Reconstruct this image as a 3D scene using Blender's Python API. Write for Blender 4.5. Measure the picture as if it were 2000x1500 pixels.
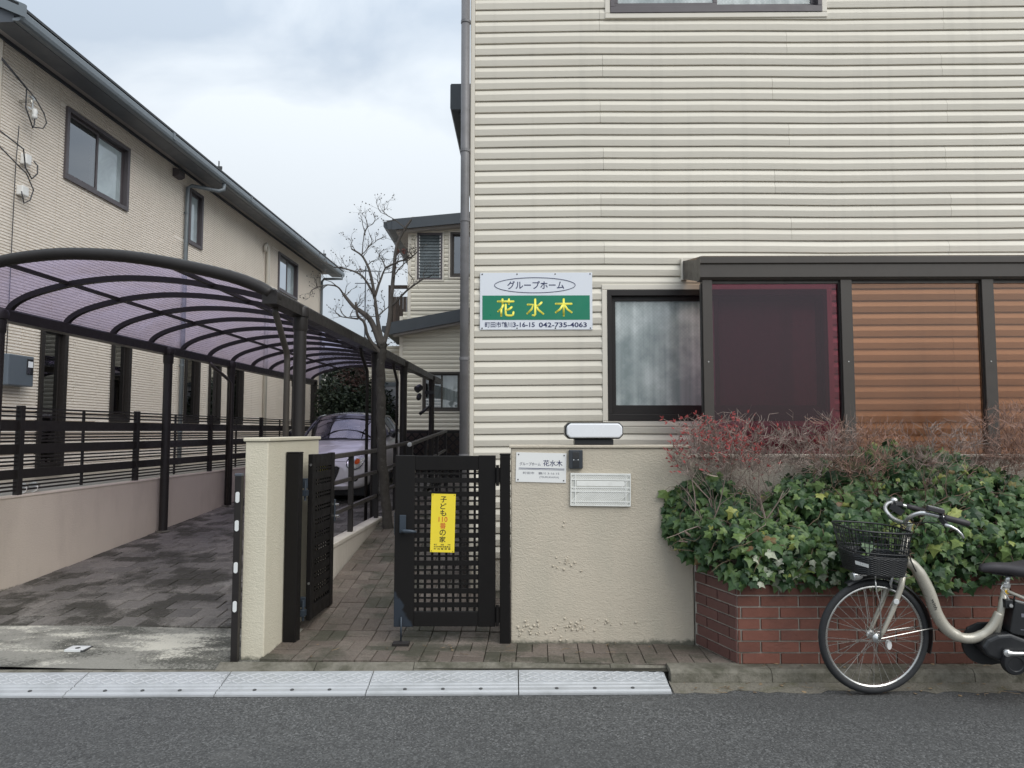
import bpy, bmesh, math, random
from mathutils import Vector, Matrix
from mathutils.bvhtree import BVHTree

random.seed(11)
R = math.radians
SC = bpy.context.scene
COL = SC.collection
for o in list(bpy.data.objects):
    bpy.data.objects.remove(o)

# ------------------------------------------------------------------ camera
cam = bpy.data.cameras.new('camera')
cam.sensor_width = 36.0
cam.lens = 24.97
cam.clip_end = 2000
cam.clip_start = 0.05
camo = bpy.data.objects.new('camera', cam)
COL.objects.link(camo)
camo.location = (0, 0, 1.5)
camo.rotation_euler = (R(90 + 3.795), 0, 0)
SC.camera = camo

# ------------------------------------------------------------------ overcast sky
SUN_EL, SUN_AZ = 44, 138          # azimuth clockwise from +Y
world = bpy.data.worlds.new('World')
SC.world = world
world.use_nodes = True
wn, wl = world.node_tree.nodes, world.node_tree.links
wn.clear()
out = wn.new('ShaderNodeOutputWorld')
bg = wn.new('ShaderNodeBackground')
sky = wn.new('ShaderNodeTexSky')
sky.sky_type = 'NISHITA'
sky.sun_disc = False
sky.sun_elevation = R(SUN_EL)
sky.sun_rotation = R(SUN_AZ)
tc = wn.new('ShaderNodeTexCoord')
sep = wn.new('ShaderNodeSeparateXYZ')
wl.new(tc.outputs['Generated'], sep.inputs[0])
mp = wn.new('ShaderNodeMapping')
mp.inputs['Scale'].default_value = (1.0, 1.0, 2.1)
mp.inputs['Location'].default_value = (3.1, 0.4, 0.0)
wl.new(tc.outputs['Generated'], mp.inputs[0])
nz = wn.new('ShaderNodeTexNoise')
nz.inputs['Scale'].default_value = 2.6
nz.inputs['Detail'].default_value = 6
nz.inputs['Roughness'].default_value = 0.5
nz.inputs['Distortion'].default_value = 0.4
wl.new(mp.outputs[0], nz.inputs['Vector'])
rp = wn.new('ShaderNodeValToRGB')
rp.color_ramp.elements[0].position = 0.40
rp.color_ramp.elements[0].color = (3.45, 3.95, 4.55, 1)
rp.color_ramp.elements[1].position = 0.62
rp.color_ramp.elements[1].color = (5.45, 5.8, 6.1, 1)
wl.new(nz.outputs[0], rp.inputs[0])
# CIE overcast: the zenith is brighter than the horizon
grad = wn.new('ShaderNodeMapRange')
grad.inputs['From Min'].default_value = 0.0
grad.inputs['From Max'].default_value = 1.0
grad.inputs['To Min'].default_value = 0.66
grad.inputs['To Max'].default_value = 1.98
wl.new(sep.outputs['Z'], grad.inputs['Value'])
mul = wn.new('ShaderNodeVectorMath')
mul.operation = 'SCALE'
wl.new(rp.outputs[0], mul.inputs[0])
wl.new(grad.outputs[0], mul.inputs['Scale'])
mx = wn.new('ShaderNodeMix')
mx.data_type = 'RGBA'
mx.inputs[0].default_value = 0.93
wl.new(sky.outputs[0], mx.inputs[6])
wl.new(mul.outputs[0], mx.inputs[7])
wl.new(mx.outputs[2], bg.inputs['Color'])
bg.inputs['Strength'].default_value = 0.10
wl.new(bg.outputs[0], out.inputs['Surface'])

sun = bpy.data.lights.new('sun', 'SUN')
sun.energy = 1.5
sun.angle = R(50)
sun.color = (1.0, 0.97, 0.92)
suno = bpy.data.objects.new('sun', sun)
COL.objects.link(suno)
_d = Vector((math.sin(R(SUN_AZ)) * math.cos(R(SUN_EL)), math.cos(R(SUN_AZ)) * math.cos(R(SUN_EL)), math.sin(R(SUN_EL))))
suno.rotation_euler = _d.to_track_quat('Z', 'Y').to_euler()
suno.location = (0, -5, 12)

SC.view_settings.view_transform = 'Standard'
SC.view_settings.look = 'None'
SC.view_settings.gamma = 1
SC.view_settings.exposure = 0.57
SC.view_settings.use_curve_mapping = False
SC.render.resolution_x, SC.render.resolution_y = 1024, 768
SC.cycles.max_bounces = 10
SC.cycles.transparent_max_bounces = 16

# ------------------------------------------------------------------ frames
LOT = 2.07      # the driveway lot and the neighbour's house, degrees
HSE = 0.7       # the facade of the main house


def frame(ang, u, v, z=0.0):
    a = R(ang)
    return Vector((u * math.cos(a) + v * math.sin(a), -u * math.sin(a) + v * math.cos(a), z))


# ------------------------------------------------------------------ materials
MATS = {}


def nodes_of(name):
    m = bpy.data.materials.new(name)
    m.use_nodes = True
    nt = m.node_tree
    b = nt.nodes['Principled BSDF']
    return m, nt, b


def N(nt, kind, **kw):
    n = nt.nodes.new(kind)
    for k, v in kw.items():
        if k in n.inputs:
            n.inputs[k].default_value = v
        else:
            setattr(n, k, v)
    return n


def pos(nt, scale=(1, 1, 1)):
    g = N(nt, 'ShaderNodeNewGeometry')
    m = N(nt, 'ShaderNodeMapping')
    m.inputs['Scale'].default_value = scale
    nt.links.new(g.outputs['Position'], m.inputs[0])
    return m.outputs[0]


def noise(nt, vec, scale, detail=4, rough=0.55, dist=0.0):
    n = N(nt, 'ShaderNodeTexNoise')
    n.inputs['Scale'].default_value = scale
    n.inputs['Detail'].default_value = detail
    n.inputs['Roughness'].default_value = rough
    n.inputs['Distortion'].default_value = dist
    nt.links.new(vec, n.inputs['Vector'])
    return n.outputs[0]


def ramp(nt, val, stops):
    r = N(nt, 'ShaderNodeValToRGB')
    e = r.color_ramp.elements
    while len(e) < len(stops):
        e.new(0.5)
    for el, (p, c) in zip(e, stops):
        el.position = p
        el.color = (c, c, c, 1) if isinstance(c, (int, float)) else (*c, 1)
    nt.links.new(val, r.inputs[0])
    return r.outputs[0]


def mixc(nt, fac, a, b, mode='MIX'):
    m = N(nt, 'ShaderNodeMix')
    m.data_type = 'RGBA'
    m.blend_type = mode
    for i, x in ((0, fac), (6, a), (7, b)):
        if isinstance(x, (int, float)):
            m.inputs[i].default_value = x if i == 0 else (x, x, x, 1)
        elif isinstance(x, tuple):
            m.inputs[i].default_value = (*x, 1)
        else:
            nt.links.new(x, m.inputs[i])
    return m.outputs[2]


def math_(nt, op, a, b=None):
    m = N(nt, 'ShaderNodeMath', operation=op)
    for i, x in enumerate((a, b)):
        if x is None:
            continue
        if isinstance(x, (int, float)):
            m.inputs[i].default_value = x
        else:
            nt.links.new(x, m.inputs[i])
    return m.outputs[0]


def rnd(nt):
    """a number per object and per loose piece of a mesh"""
    a = N(nt, 'ShaderNodeObjectInfo').outputs['Random']
    b = N(nt, 'ShaderNodeNewGeometry').outputs['Random Per Island']
    return math_(nt, 'FRACT', math_(nt, 'ADD', a, b))


def bump(nt, b, h, strength, dist=0.01):
    n = N(nt, 'ShaderNodeBump')
    n.inputs['Strength'].default_value = strength
    n.inputs['Distance'].default_value = dist
    nt.links.new(h, n.inputs['Height'])
    nt.links.new(n.outputs[0], b.inputs['Normal'])


def sc3(c, k):
    return tuple(min(1, x * k) for x in c)


def mat(name, col, rough=0.6, metal=0.0, var=0.12, scale=6, bmp=0.0, bscale=60, piece=0.0, stretch=(1, 1, 1),
        stain=None, stain_amt=0.5, stain_scale=2.0, stain_lo=0.5, stain_hi=0.7, spec=0.5, bdist=0.01, coat=0.0):
    """painted or mineral surface: colour noise, value by piece, optional stains, fine relief"""
    m, nt, b = nodes_of(name)
    p = pos(nt, stretch)
    c = mixc(nt, noise(nt, p, scale), sc3(col, 1 - var), sc3(col, 1 + var))
    if piece:
        c = mixc(nt, 1.0, c, ramp(nt, rnd(nt), [(0, 1 - piece), (1, 1 + 0 * piece)]), 'MULTIPLY')
    if stain:
        f = ramp(nt, noise(nt, p, stain_scale, 7, 0.65, 0.3), [(stain_lo, 0), (stain_hi, stain_amt)])
        c = mixc(nt, f, c, stain)
    nt.links.new(c, b.inputs['Base Color'])
    rr = ramp(nt, noise(nt, p, scale * 2.3), [(0.3, max(0.02, rough - 0.08)), (0.7, min(1, rough + 0.08))])
    nt.links.new(rr, b.inputs['Roughness'])
    b.inputs['Metallic'].default_value = metal
    b.inputs['Specular IOR Level'].default_value = spec
    b.inputs['Coat Weight'].default_value = coat
    if bmp:
        bump(nt, b, noise(nt, p, bscale, 5, 0.6), bmp, bdist)
    MATS[name] = m
    return m


def tint(name, t, gloss=0.12, rough=0.04, body=None, body_amt=0.0, bscale=3.0):
    """thin tinted sheet: coloured see-through with a glossy skin"""
    m, nt, b = nodes_of(name)
    o = nt.nodes['Material Output']
    tr = N(nt, 'ShaderNodeBsdfTransparent')
    tr.inputs[0].default_value = (*t, 1)
    last = tr.outputs[0]
    if body:
        df = N(nt, 'ShaderNodeBsdfDiffuse')
        df.inputs[0].default_value = (*body, 1)
        ms = N(nt, 'ShaderNodeMixShader')
        f = ramp(nt, noise(nt, pos(nt), bscale, 5, 0.6, 0.8), [(0.3, body_amt * 0.55), (0.75, min(1, body_amt * 1.35))])
        nt.links.new(f, ms.inputs[0])
        nt.links.new(last, ms.inputs[1])
        nt.links.new(df.outputs[0], ms.inputs[2])
        last = ms.outputs[0]
    gl = N(nt, 'ShaderNodeBsdfGlossy')
    gl.inputs['Roughness'].default_value = rough
    lw = N(nt, 'ShaderNodeFresnel')
    lw.inputs['IOR'].default_value = 1.5
    f2 = math_(nt, 'MINIMUM', math_(nt, 'ADD', math_(nt, 'MULTIPLY', lw.outputs[0], 0.9), gloss), 1.0)
    m2 = N(nt, 'ShaderNodeMixShader')
    nt.links.new(f2, m2.inputs[0])
    nt.links.new(last, m2.inputs[1])
    nt.links.new(gl.outputs[0], m2.inputs[2])
    nt.links.new(m2.outputs[0], o.inputs[0])
    MATS[name] = m
    return m


# house skins
mat('siding', (0.70, 0.657, 0.565), 0.55, var=0.05, scale=5, bmp=0.12, bscale=40, stretch=(0.25, 1, 3), piece=0.08,
    stain=(0.55, 0.51, 0.42), stain_amt=0.25, stain_scale=0.8)
_m = MATS['siding']
_nt = _m.node_tree
_b = _nt.nodes['Principled BSDF']
_src = _b.inputs['Base Color'].links[0].from_socket
_f = ramp(_nt, noise(_nt, pos(_nt, (7, 1, 0.22)), 1.3, 7, 0.6), [(0.54, 0), (0.74, 0.20)])
_nt.links.new(mixc(_nt, _f, _src, (0.43, 0.41, 0.36)), _b.inputs['Base Color'])
mat('siding_rear', (0.69, 0.65, 0.55), 0.55, var=0.05, scale=3, stretch=(0.25, 1, 3), piece=0.04)
mat('siding_trim', (0.69, 0.645, 0.56), 0.5, var=0.04)
mat('bronze', (0.060, 0.052, 0.045), 0.45, metal=0.1, var=0.10, scale=9)
mat('bronze_dark', (0.021, 0.018, 0.017), 0.45, var=0.15, scale=9, spec=0.35)
mat('slate_metal', (0.055, 0.063, 0.072), 0.42, metal=0.1, var=0.10, scale=5)
mat('gutter_grey', (0.155, 0.18, 0.20), 0.38, var=0.07, scale=3)
mat('gutter_dark', (0.075, 0.085, 0.10), 0.42, var=0.10, scale=3)
mat('soffit', (0.40, 0.375, 0.36), 0.7, var=0.05)
mat('frame_purple', (0.095, 0.083, 0.090), 0.4, var=0.08, scale=6)
mat('pipe_grey', (0.165, 0.16, 0.165), 0.45, var=0.10, scale=4, stain=(0.09, 0.085, 0.08), stain_amt=0.5, stain_scale=5)
mat('pipe_cream', (0.55, 0.52, 0.46), 0.5, var=0.06)
mat('mortar_beige', (0.62, 0.56, 0.47), 0.85, var=0.08)
mat('white_plastic', (0.78, 0.78, 0.76), 0.45, var=0.03)
mat('lamp_white', (0.80, 0.81, 0.83), 0.25, var=0.02)
mat('curtain', (0.72, 0.73, 0.72), 0.9, var=0.05)
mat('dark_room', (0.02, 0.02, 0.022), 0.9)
mat('rubber', (0.022, 0.023, 0.025), 0.75, var=0.2, scale=30)
mat('black_plastic', (0.020, 0.021, 0.023), 0.38, var=0.15)
mat('grip_grey', (0.040, 0.036, 0.040), 0.6, var=0.1)
mat('steel', (0.62, 0.61, 0.58), 0.28, metal=0.9, var=0.06, scale=20)
mat('alloy', (0.70, 0.70, 0.69), 0.22, metal=0.7, var=0.05, scale=14)
mat('bike_paint', (0.46, 0.43, 0.36), 0.30, metal=0.2, var=0.05, scale=8, coat=0.6)
mat('reflector', (0.72, 0.73, 0.72), 0.25, var=0.03)
mat('amber', (0.65, 0.10, 0.02), 0.2, var=0.1)
mat('yellow_tag', (0.80, 0.48, 0.03), 0.4, var=0.05)
mat('meter_case', (0.095, 0.115, 0.14), 0.42, var=0.07)
mat('cable', (0.045, 0.045, 0.05), 0.6)

# left house cladding
m, nt, b = nodes_of('cladding')
p = pos(nt)
c = mixc(nt, noise(nt, p, 30, 6, 0.7), (0.80, 0.725, 0.635), (0.95, 0.885, 0.80))
c = mixc(nt, ramp(nt, noise(nt, p, 1.3, 4), [(0.35, 0.0), (0.75, 0.25)]), c, (0.68, 0.61, 0.53))
nt.links.new(c, b.inputs['Base Color'])
b.inputs['Roughness'].default_value = 0.9
bump(nt, b, noise(nt, pos(nt, (1, 1, 2.2)), 24, 6, 0.75), 0.9, 0.012)
MATS['cladding'] = m

# trowelled stucco
def stucco(name, col, stain, amt, bs=0.55, low=None):
    m, nt, b = nodes_of(name)
    p = pos(nt)
    c = mixc(nt, noise(nt, p, 3.0, 5), sc3(col, 0.93), sc3(col, 1.05))
    f = ramp(nt, noise(nt, pos(nt, (2.2, 2.2, 0.7)), 1.6, 7, 0.62), [(0.46, 0), (0.72, amt)])
    c = mixc(nt, f, c, stain)
    if low is not None:       # splash dirt and algae along the foot of the wall
        g = N(nt, 'ShaderNodeNewGeometry')
        s = N(nt, 'ShaderNodeSeparateXYZ')
        nt.links.new(g.outputs['Position'], s.inputs[0])
        h = math_(nt, 'ADD', s.outputs['Z'], math_(nt, 'MULTIPLY', noise(nt, p, 14, 9, 0.78), -0.10))
        f = ramp(nt, h, [(low - 0.01, 0.9), (low + 0.012, 0.0)])
        c = mixc(nt, f, c, (0.10, 0.10, 0.075))
    nt.links.new(c, b.inputs['Base Color'])
    b.inputs['Roughness'].default_value = 0.88
    hgt = math_(nt, 'ADD', noise(nt, pos(nt, (1, 1, 2.0)), 34, 4, 0.6, 1.2), math_(nt, 'MULTIPLY', noise(nt, p, 120, 3), 0.4))
    bump(nt, b, hgt, bs, 0.02)
    MATS[name] = m

stucco('stucco', (0.54, 0.48, 0.385), (0.44, 0.41, 0.33), 0.6, 0.38, low=0.045)
stucco('stucco_pillar', (0.62, 0.575, 0.455), (0.55, 0.50, 0.38), 0.45, 0.32, low=0.03)
stucco('stucco_rear', (0.54, 0.49, 0.41), (0.42, 0.39, 0.33), 0.6, 0.5)
stucco('wall_pink', (0.62, 0.54, 0.445), (0.49, 0.42, 0.345), 0.55, 0.22, low=0.12)
stucco('kerb_wall', (0.60, 0.55, 0.48), (0.36, 0.33, 0.27), 0.7, 0.3)

# asphalt
m, nt, b = nodes_of('asphalt')
p = pos(nt)
c = mixc(nt, noise(nt, p, 70, 5, 0.85), (0.056, 0.057, 0.056), (0.130, 0.130, 0.127))
vo = N(nt, 'ShaderNodeTexVoronoi')
vo.inputs['Scale'].default_value = 115
nt.links.new(p, vo.inputs['Vector'])
hs = N(nt, 'ShaderNodeSeparateColor')
nt.links.new(vo.outputs['Color'], hs.inputs[0])
c = mixc(nt, 1.0, c, ramp(nt, hs.outputs[1], [(0.0, 0.45), (0.6, 0.95), (0.9, 1.35), (1.0, 1.9)]), 'MULTIPLY')
chip = math_(nt, 'MULTIPLY', ramp(nt, hs.outputs[0], [(0.93, 0), (0.99, 1)]), ramp(nt, vo.outputs['Distance'], [(0.30, 1), (0.5, 0)]))
c = mixc(nt, math_(nt, 'MULTIPLY', chip, 0.55), c, (0.36, 0.355, 0.34))
c = mixc(nt, ramp(nt, noise(nt, pos(nt, (0.35, 1.6, 1)), 0.9, 6, 0.6), [(0.40, 0), (0.66, 0.6)]), c, (0.056, 0.056, 0.055))
c = mixc(nt, ramp(nt, noise(nt, pos(nt, (0.5, 1.2, 1)), 2.4, 8, 0.7, 0.5), [(0.60, 0), (0.70, 0.45)]), c, (0.15, 0.148, 0.142))
vc = N(nt, 'ShaderNodeTexVoronoi')
vc.feature = 'DISTANCE_TO_EDGE'
vc.inputs['Scale'].default_value = 0.55
wob = N(nt, 'ShaderNodeVectorMath')
wob.operation = 'ADD'
wn_ = N(nt, 'ShaderNodeTexNoise')
wn_.inputs['Scale'].default_value = 3.0
wn_.inputs['Detail'].default_value = 6
nt.links.new(p, wn_.inputs['Vector'])
nt.links.new(p, wob.inputs[0])
nt.links.new(wn_.outputs['Color'], wob.inputs[1])
nt.links.new(wob.outputs[0], vc.inputs['Vector'])
hair = math_(nt, 'MULTIPLY', ramp(nt, vc.outputs['Distance'], [(0.0, 1), (0.0035, 0)]), ramp(nt, noise(nt, p, 0.8, 3), [(0.5, 0), (0.6, 0.8)]))
c = mixc(nt, hair, c, (0.02, 0.02, 0.02))
nt.links.new(c, b.inputs['Base Color'])
b.inputs['Roughness'].default_value = 0.82
bump(nt, b, math_(nt, 'ADD', noise(nt, p, 150, 4, 0.75), math_(nt, 'MULTIPLY', vo.outputs['Distance'], -0.8)), 0.55, 0.008)
MATS['asphalt'] = m

mat('grit', (0.17, 0.155, 0.125), 0.95, var=0.5, scale=70, bmp=0.8, bscale=90, stain=(0.10, 0.095, 0.055), stain_amt=0.8, stain_scale=5)
mat('earth', (0.085, 0.07, 0.05), 0.95, var=0.35, scale=25, bmp=0.8, bscale=40)
mat('kerb_stone', (0.20, 0.185, 0.15), 0.92, var=0.35, scale=35, bmp=0.7, bscale=70, piece=0.15,
    stain=(0.065, 0.062, 0.042), stain_amt=0.85, stain_scale=6, stain_lo=0.42, stain_hi=0.62)
mat('gravel_ground', (0.24, 0.225, 0.20), 0.95, var=0.4, scale=40, bmp=0.7, bscale=60)
# concrete apron, bleached and blackened
m, nt, b = nodes_of('apron')
p = pos(nt)
c = mixc(nt, noise(nt, p, 60, 4, 0.75), (0.17, 0.165, 0.14), (0.36, 0.345, 0.30))
gran = math_(nt, 'MULTIPLY', math_(nt, 'SUBTRACT', noise(nt, p, 55, 4, 0.8), 0.5), 0.55)
c = mixc(nt, ramp(nt, math_(nt, 'ADD', noise(nt, pos(nt, (0.7, 1.1, 1)), 1.9, 7, 0.6, 0.3), gran), [(0.44, 0), (0.54, 0.92)]), c, (0.065, 0.064, 0.052))
c = mixc(nt, ramp(nt, math_(nt, 'ADD', noise(nt, pos(nt, (0.6, 1.5, 1)), 2.7, 7, 0.6, 0.2), gran), [(0.54, 0), (0.64, 0.85)]), c, (0.62, 0.59, 0.50))
nt.links.new(c, b.inputs['Base Color'])
b.inputs['Roughness'].default_value = 0.85
bump(nt, b, noise(nt, p, 90, 5, 0.7), 0.7, 0.01)
MATS['apron'] = m


def paver(name, lo, hi, moss, moss_lo, moss_hi, sc=2.2, light=None):
    m, nt, b = nodes_of(name)
    p = pos(nt)
    c = mixc(nt, ramp(nt, rnd(nt), [(0, 0.0), (1, 1.0)]), lo, hi)
    c = mixc(nt, 1.0, c, ramp(nt, noise(nt, p, 75, 4, 0.75), [(0.3, 0.62), (0.7, 1.2)]), 'MULTIPLY')
    if light:
        c = mixc(nt, ramp(nt, rnd(nt), [(0.90, 0), (0.92, 0.75)]), c, light)
    q_ = math_(nt, 'ADD', noise(nt, p, sc, 7, 0.62, 0.4), math_(nt, 'MULTIPLY', math_(nt, 'SUBTRACT', noise(nt, p, 60, 4, 0.8), 0.5), 0.40))
    q_ = math_(nt, 'ADD', q_, math_(nt, 'MULTIPLY', math_(nt, 'SUBTRACT', rnd(nt), 0.5), 0.22))
    f = ramp(nt, q_, [(moss_lo, 0), (moss_hi, 0.94)])
    c = mixc(nt, f, c, moss)
    nt.links.new(c, b.inputs['Base Color'])
    nt.links.new(ramp(nt, noise(nt, p, 14, 4), [(0.35, 0.55), (0.65, 0.85)]), b.inputs['Roughness'])
    bump(nt, b, noise(nt, p, 85, 5, 0.7), 0.75, 0.008)
    MATS[name] = m


paver('paver_grey', (0.14, 0.128, 0.114), (0.27, 0.245, 0.215), (0.036, 0.033, 0.024), 0.44, 0.58, 2.0, light=(0.31, 0.29, 0.26))
paver('paver_brown', (0.130, 0.104, 0.085), (0.225, 0.186, 0.156), (0.058, 0.056, 0.038), 0.44, 0.64, 2.6)
mat('joint', (0.045, 0.041, 0.030), 0.97, var=0.4, scale=30, bmp=0.6, bscale=50)
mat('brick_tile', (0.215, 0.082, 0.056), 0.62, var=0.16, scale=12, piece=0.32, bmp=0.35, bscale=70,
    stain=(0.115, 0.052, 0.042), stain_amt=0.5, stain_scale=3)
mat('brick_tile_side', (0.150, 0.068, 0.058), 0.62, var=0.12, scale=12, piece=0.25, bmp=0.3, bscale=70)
mat('grout', (0.44, 0.41, 0.36), 0.95, var=0.2, scale=25, bmp=0.4, bscale=60, stain=(0.14, 0.13, 0.10), stain_amt=0.7, stain_scale=3.5)
mat('ramp_plate', (0.43, 0.44, 0.45), 0.55, metal=0.15, var=0.07, scale=9, bmp=0.15, bscale=60,
    stain=(0.29, 0.30, 0.30), stain_amt=0.75, stain_scale=4.0, stain_lo=0.45)
mat('ramp_lug', (0.51, 0.52, 0.53), 0.5, var=0.08, scale=9)
mat('bolt', (0.10, 0.10, 0.10), 0.5, metal=0.6)
mat('gate_paint', (0.0085, 0.0075, 0.0072), 0.5, var=0.15, scale=7, spec=0.2)
mat('gate_blue', (0.050, 0.063, 0.078), 0.45, var=0.15, scale=7)
m, nt, b = nodes_of('gate_worn')      # chalked blue patches low on the stile
p = pos(nt)
g = N(nt, 'ShaderNodeSeparateXYZ')
nt.links.new(p, g.inputs[0])
h = math_(nt, 'ADD', math_(nt, 'ADD', g.outputs['Z'], math_(nt, 'MULTIPLY', math_(nt, 'ADD', g.outputs['X'], 0.79), 1.5)),
          math_(nt, 'MULTIPLY', noise(nt, p, 7, 5, 0.5), 0.35))
c = mixc(nt, ramp(nt, h, [(0.545, 1), (0.575, 0)]), (0.0085, 0.0075, 0.0072), (0.026, 0.033, 0.044))
nt.links.new(c, b.inputs['Base Color'])
b.inputs['Specular IOR Level'].default_value = 0.25
b.inputs['Roughness'].default_value = 0.5
MATS['gate_worn'] = m
mat('hardware', (0.045, 0.058, 0.075), 0.42, metal=0.3, var=0.15)
mat('sign_white', (0.74, 0.77, 0.82), 0.35, var=0.02, scale=3)
mat('sign_green', (0.012, 0.205, 0.115), 0.35, var=0.04)
mat('sign_yellow', (0.86, 0.80, 0.10), 0.35, var=0.03)
mat('notice_yellow', (0.86, 0.68, 0.045), 0.4, var=0.05, scale=12)
mat('ink_navy', (0.020, 0.026, 0.095), 0.4, var=0.03)
mat('ink_black', (0.016, 0.016, 0.018), 0.45, var=0.03)
mat('ink_red', (0.62, 0.13, 0.035), 0.45, var=0.03)
mat('ink_grey', (0.17, 0.17, 0.20), 0.45, var=0.05)
mat('mailbox', (0.80, 0.80, 0.76), 0.45, var=0.05, scale=14, stain=(0.60, 0.60, 0.55), stain_amt=0.5, stain_scale=8)
mat('mailbox_groove_shade', (0.54, 0.54, 0.50), 0.6, var=0.1)  # darker plate colour puts the shade between the ribs into paint
mat('intercom', (0.035, 0.040, 0.048), 0.42, var=0.1)
mat('car_white', (0.84, 0.81, 0.80), 0.16, var=0.02, scale=3, coat=1.0)
mat('car_black', (0.018, 0.019, 0.022), 0.2, coat=0.8)
mat('car_silver', (0.50, 0.515, 0.53), 0.25, metal=0.5, coat=0.6)
mat('bark', (0.060, 0.053, 0.046), 0.95, var=0.45, scale=30, bmp=0.9, bscale=45, stain=(0.20, 0.195, 0.175), stain_amt=0.7, stain_scale=22, stain_lo=0.6, stain_hi=0.72)
mat('bark_branch', (0.115, 0.10, 0.088), 0.9, var=0.35, scale=20, bmp=0.5, bscale=40)
mat('twig_grey', (0.39, 0.30, 0.255), 0.85, var=0.3, scale=9, piece=0.55)
mat('twig_red', (0.41, 0.25, 0.19), 0.85, var=0.3, scale=9, piece=0.55)
mat('leaf_red', (0.36, 0.050, 0.048), 0.6, var=0.25, scale=12, piece=0.4)
mat('leaf_dry', (0.22, 0.075, 0.060), 0.7, var=0.25, scale=12)
mat('litter', (0.30, 0.21, 0.12), 0.85, var=0.3, scale=9, piece=0.6)
mat('stem_brown', (0.16, 0.115, 0.075), 0.85, var=0.25, scale=12)
mat('roof_dark', (0.05, 0.055, 0.06), 0.7, var=0.1)
mat('far_wall', (0.55, 0.53, 0.50), 0.8, var=0.05)
mat('door_grey', (0.42, 0.43, 0.46), 0.5, var=0.03)
mat('wood_brown', (0.13, 0.10, 0.085), 0.8, var=0.2, scale=8, stretch=(6, 6, 0.6), piece=0.3)


def leafmat(name, stops, rough=0.42, veins=False):
    m, nt, b = nodes_of(name)
    r = rnd(nt)
    c = ramp(nt, r, stops)
    c = mixc(nt, 1.0, c, ramp(nt, noise(nt, pos(nt), 60, 4), [(0.3, 0.75), (0.7, 1.2)]), 'MULTIPLY')
    nt.links.new(c, b.inputs['Base Color'])
    b.inputs['Roughness'].default_value = rough
    b.inputs['Specular IOR Level'].default_value = 0.4
    tl = N(nt, 'ShaderNodeBsdfTranslucent')
    nt.links.new(c, tl.inputs[0])
    ms = N(nt, 'ShaderNodeMixShader')
    ms.inputs[0].default_value = 0.18
    nt.links.new(b.outputs[0], ms.inputs[1])
    nt.links.new(tl.outputs[0], ms.inputs[2])
    nt.links.new(ms.outputs[0], nt.nodes['Material Output'].inputs[0])
    MATS[name] = m


leafmat('ivy', [(0.0, (0.020, 0.050, 0.020)), (0.40, (0.046, 0.098, 0.034)), (0.75, (0.090, 0.155, 0.050)), (0.95, (0.145, 0.215, 0.062)), (0.985, (0.34, 0.37, 0.10)), (1.0, (0.16, 0.09, 0.045))], 0.46)
leafmat('ivy_pale', [(0.0, (0.42, 0.44, 0.33)), (0.5, (0.16, 0.23, 0.13)), (1.0, (0.55, 0.56, 0.44))])
leafmat('bush_dark', [(0.0, (0.010, 0.018, 0.012)), (0.6, (0.020, 0.034, 0.020)), (1.0, (0.040, 0.055, 0.030))], 0.6)
leafmat('bush_red', [(0.0, (0.035, 0.022, 0.020)), (0.6, (0.075, 0.040, 0.036)), (1.0, (0.11, 0.065, 0.055))], 0.7)

tint('glass_clear', (0.82, 0.86, 0.86), gloss=0.22, rough=0.01)
tint('glass_dark', (0.30, 0.33, 0.34), gloss=0.30, rough=0.02)
tint('glass_frosted', (0.60, 0.68, 0.68), gloss=0.05, rough=0.2, body=(0.42, 0.50, 0.51), body_amt=0.62, bscale=2.6)
tint('glass_jalousie', (0.30, 0.34, 0.36), gloss=0.0, rough=0.35, body=(0.13, 0.155, 0.165), body_amt=0.75)
tint('screen_wine', (0.64, 0.30, 0.42), gloss=0.03, rough=0.08)
tint('screen_amber', (0.95, 0.765, 0.64), gloss=0.03, rough=0.10)
tint('glass_plain', (0.40, 0.42, 0.44), gloss=0.0, rough=0.05, body=(0.20, 0.20, 0.22), body_amt=0.35)
tint('glass_painted_sky', (0.55, 0.60, 0.62), gloss=0.12, rough=0.02, body=(0.72, 0.84, 0.88), body_amt=0.62, bscale=1.5)  # sky reflection put into the pane as a pale blue body colour
tint('windscreen', (0.35, 0.36, 0.42), gloss=0.30, rough=0.03)
tint('lens', (0.85, 0.86, 0.86), gloss=0.10, rough=0.02)

# translucent carport sheet: part clear, part milky
m, nt, b = nodes_of('carport_sheet')
tr = N(nt, 'ShaderNodeBsdfTransparent')
nt.links.new(mixc(nt, ramp(nt, noise(nt, pos(nt, (1, 1, 1)), 9, 8, 0.75), [(0.56, 0), (0.72, 0.55)]), (0.58, 0.525, 0.68), (0.26, 0.23, 0.30)), tr.inputs[0])
tl = N(nt, 'ShaderNodeBsdfTranslucent')
nt.links.new(mixc(nt, noise(nt, pos(nt), 1.7, 5, 0.6), (0.36, 0.32, 0.46), (0.48, 0.43, 0.58)), tl.inputs[0])
ms = N(nt, 'ShaderNodeMixShader')
nt.links.new(ramp(nt, noise(nt, pos(nt), 2.3, 6, 0.65, 0.4), [(0.35, 0.14), (0.7, 0.36)]), ms.inputs[0])
nt.links.new(tr.outputs[0], ms.inputs[1])
nt.links.new(tl.outputs[0], ms.inputs[2])
gl = N(nt, 'ShaderNodeBsdfGlossy')
gl.inputs['Roughness'].default_value = 0.25
mg = N(nt, 'ShaderNodeMixShader')
mg.inputs[0].default_value = 0.05
nt.links.new(ms.outputs[0], mg.inputs[1])
nt.links.new(gl.outputs[0], mg.inputs[2])
nt.links.new(mg.outputs[0], nt.nodes['Material Output'].inputs[0])
MATS['carport_sheet'] = m

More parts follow.
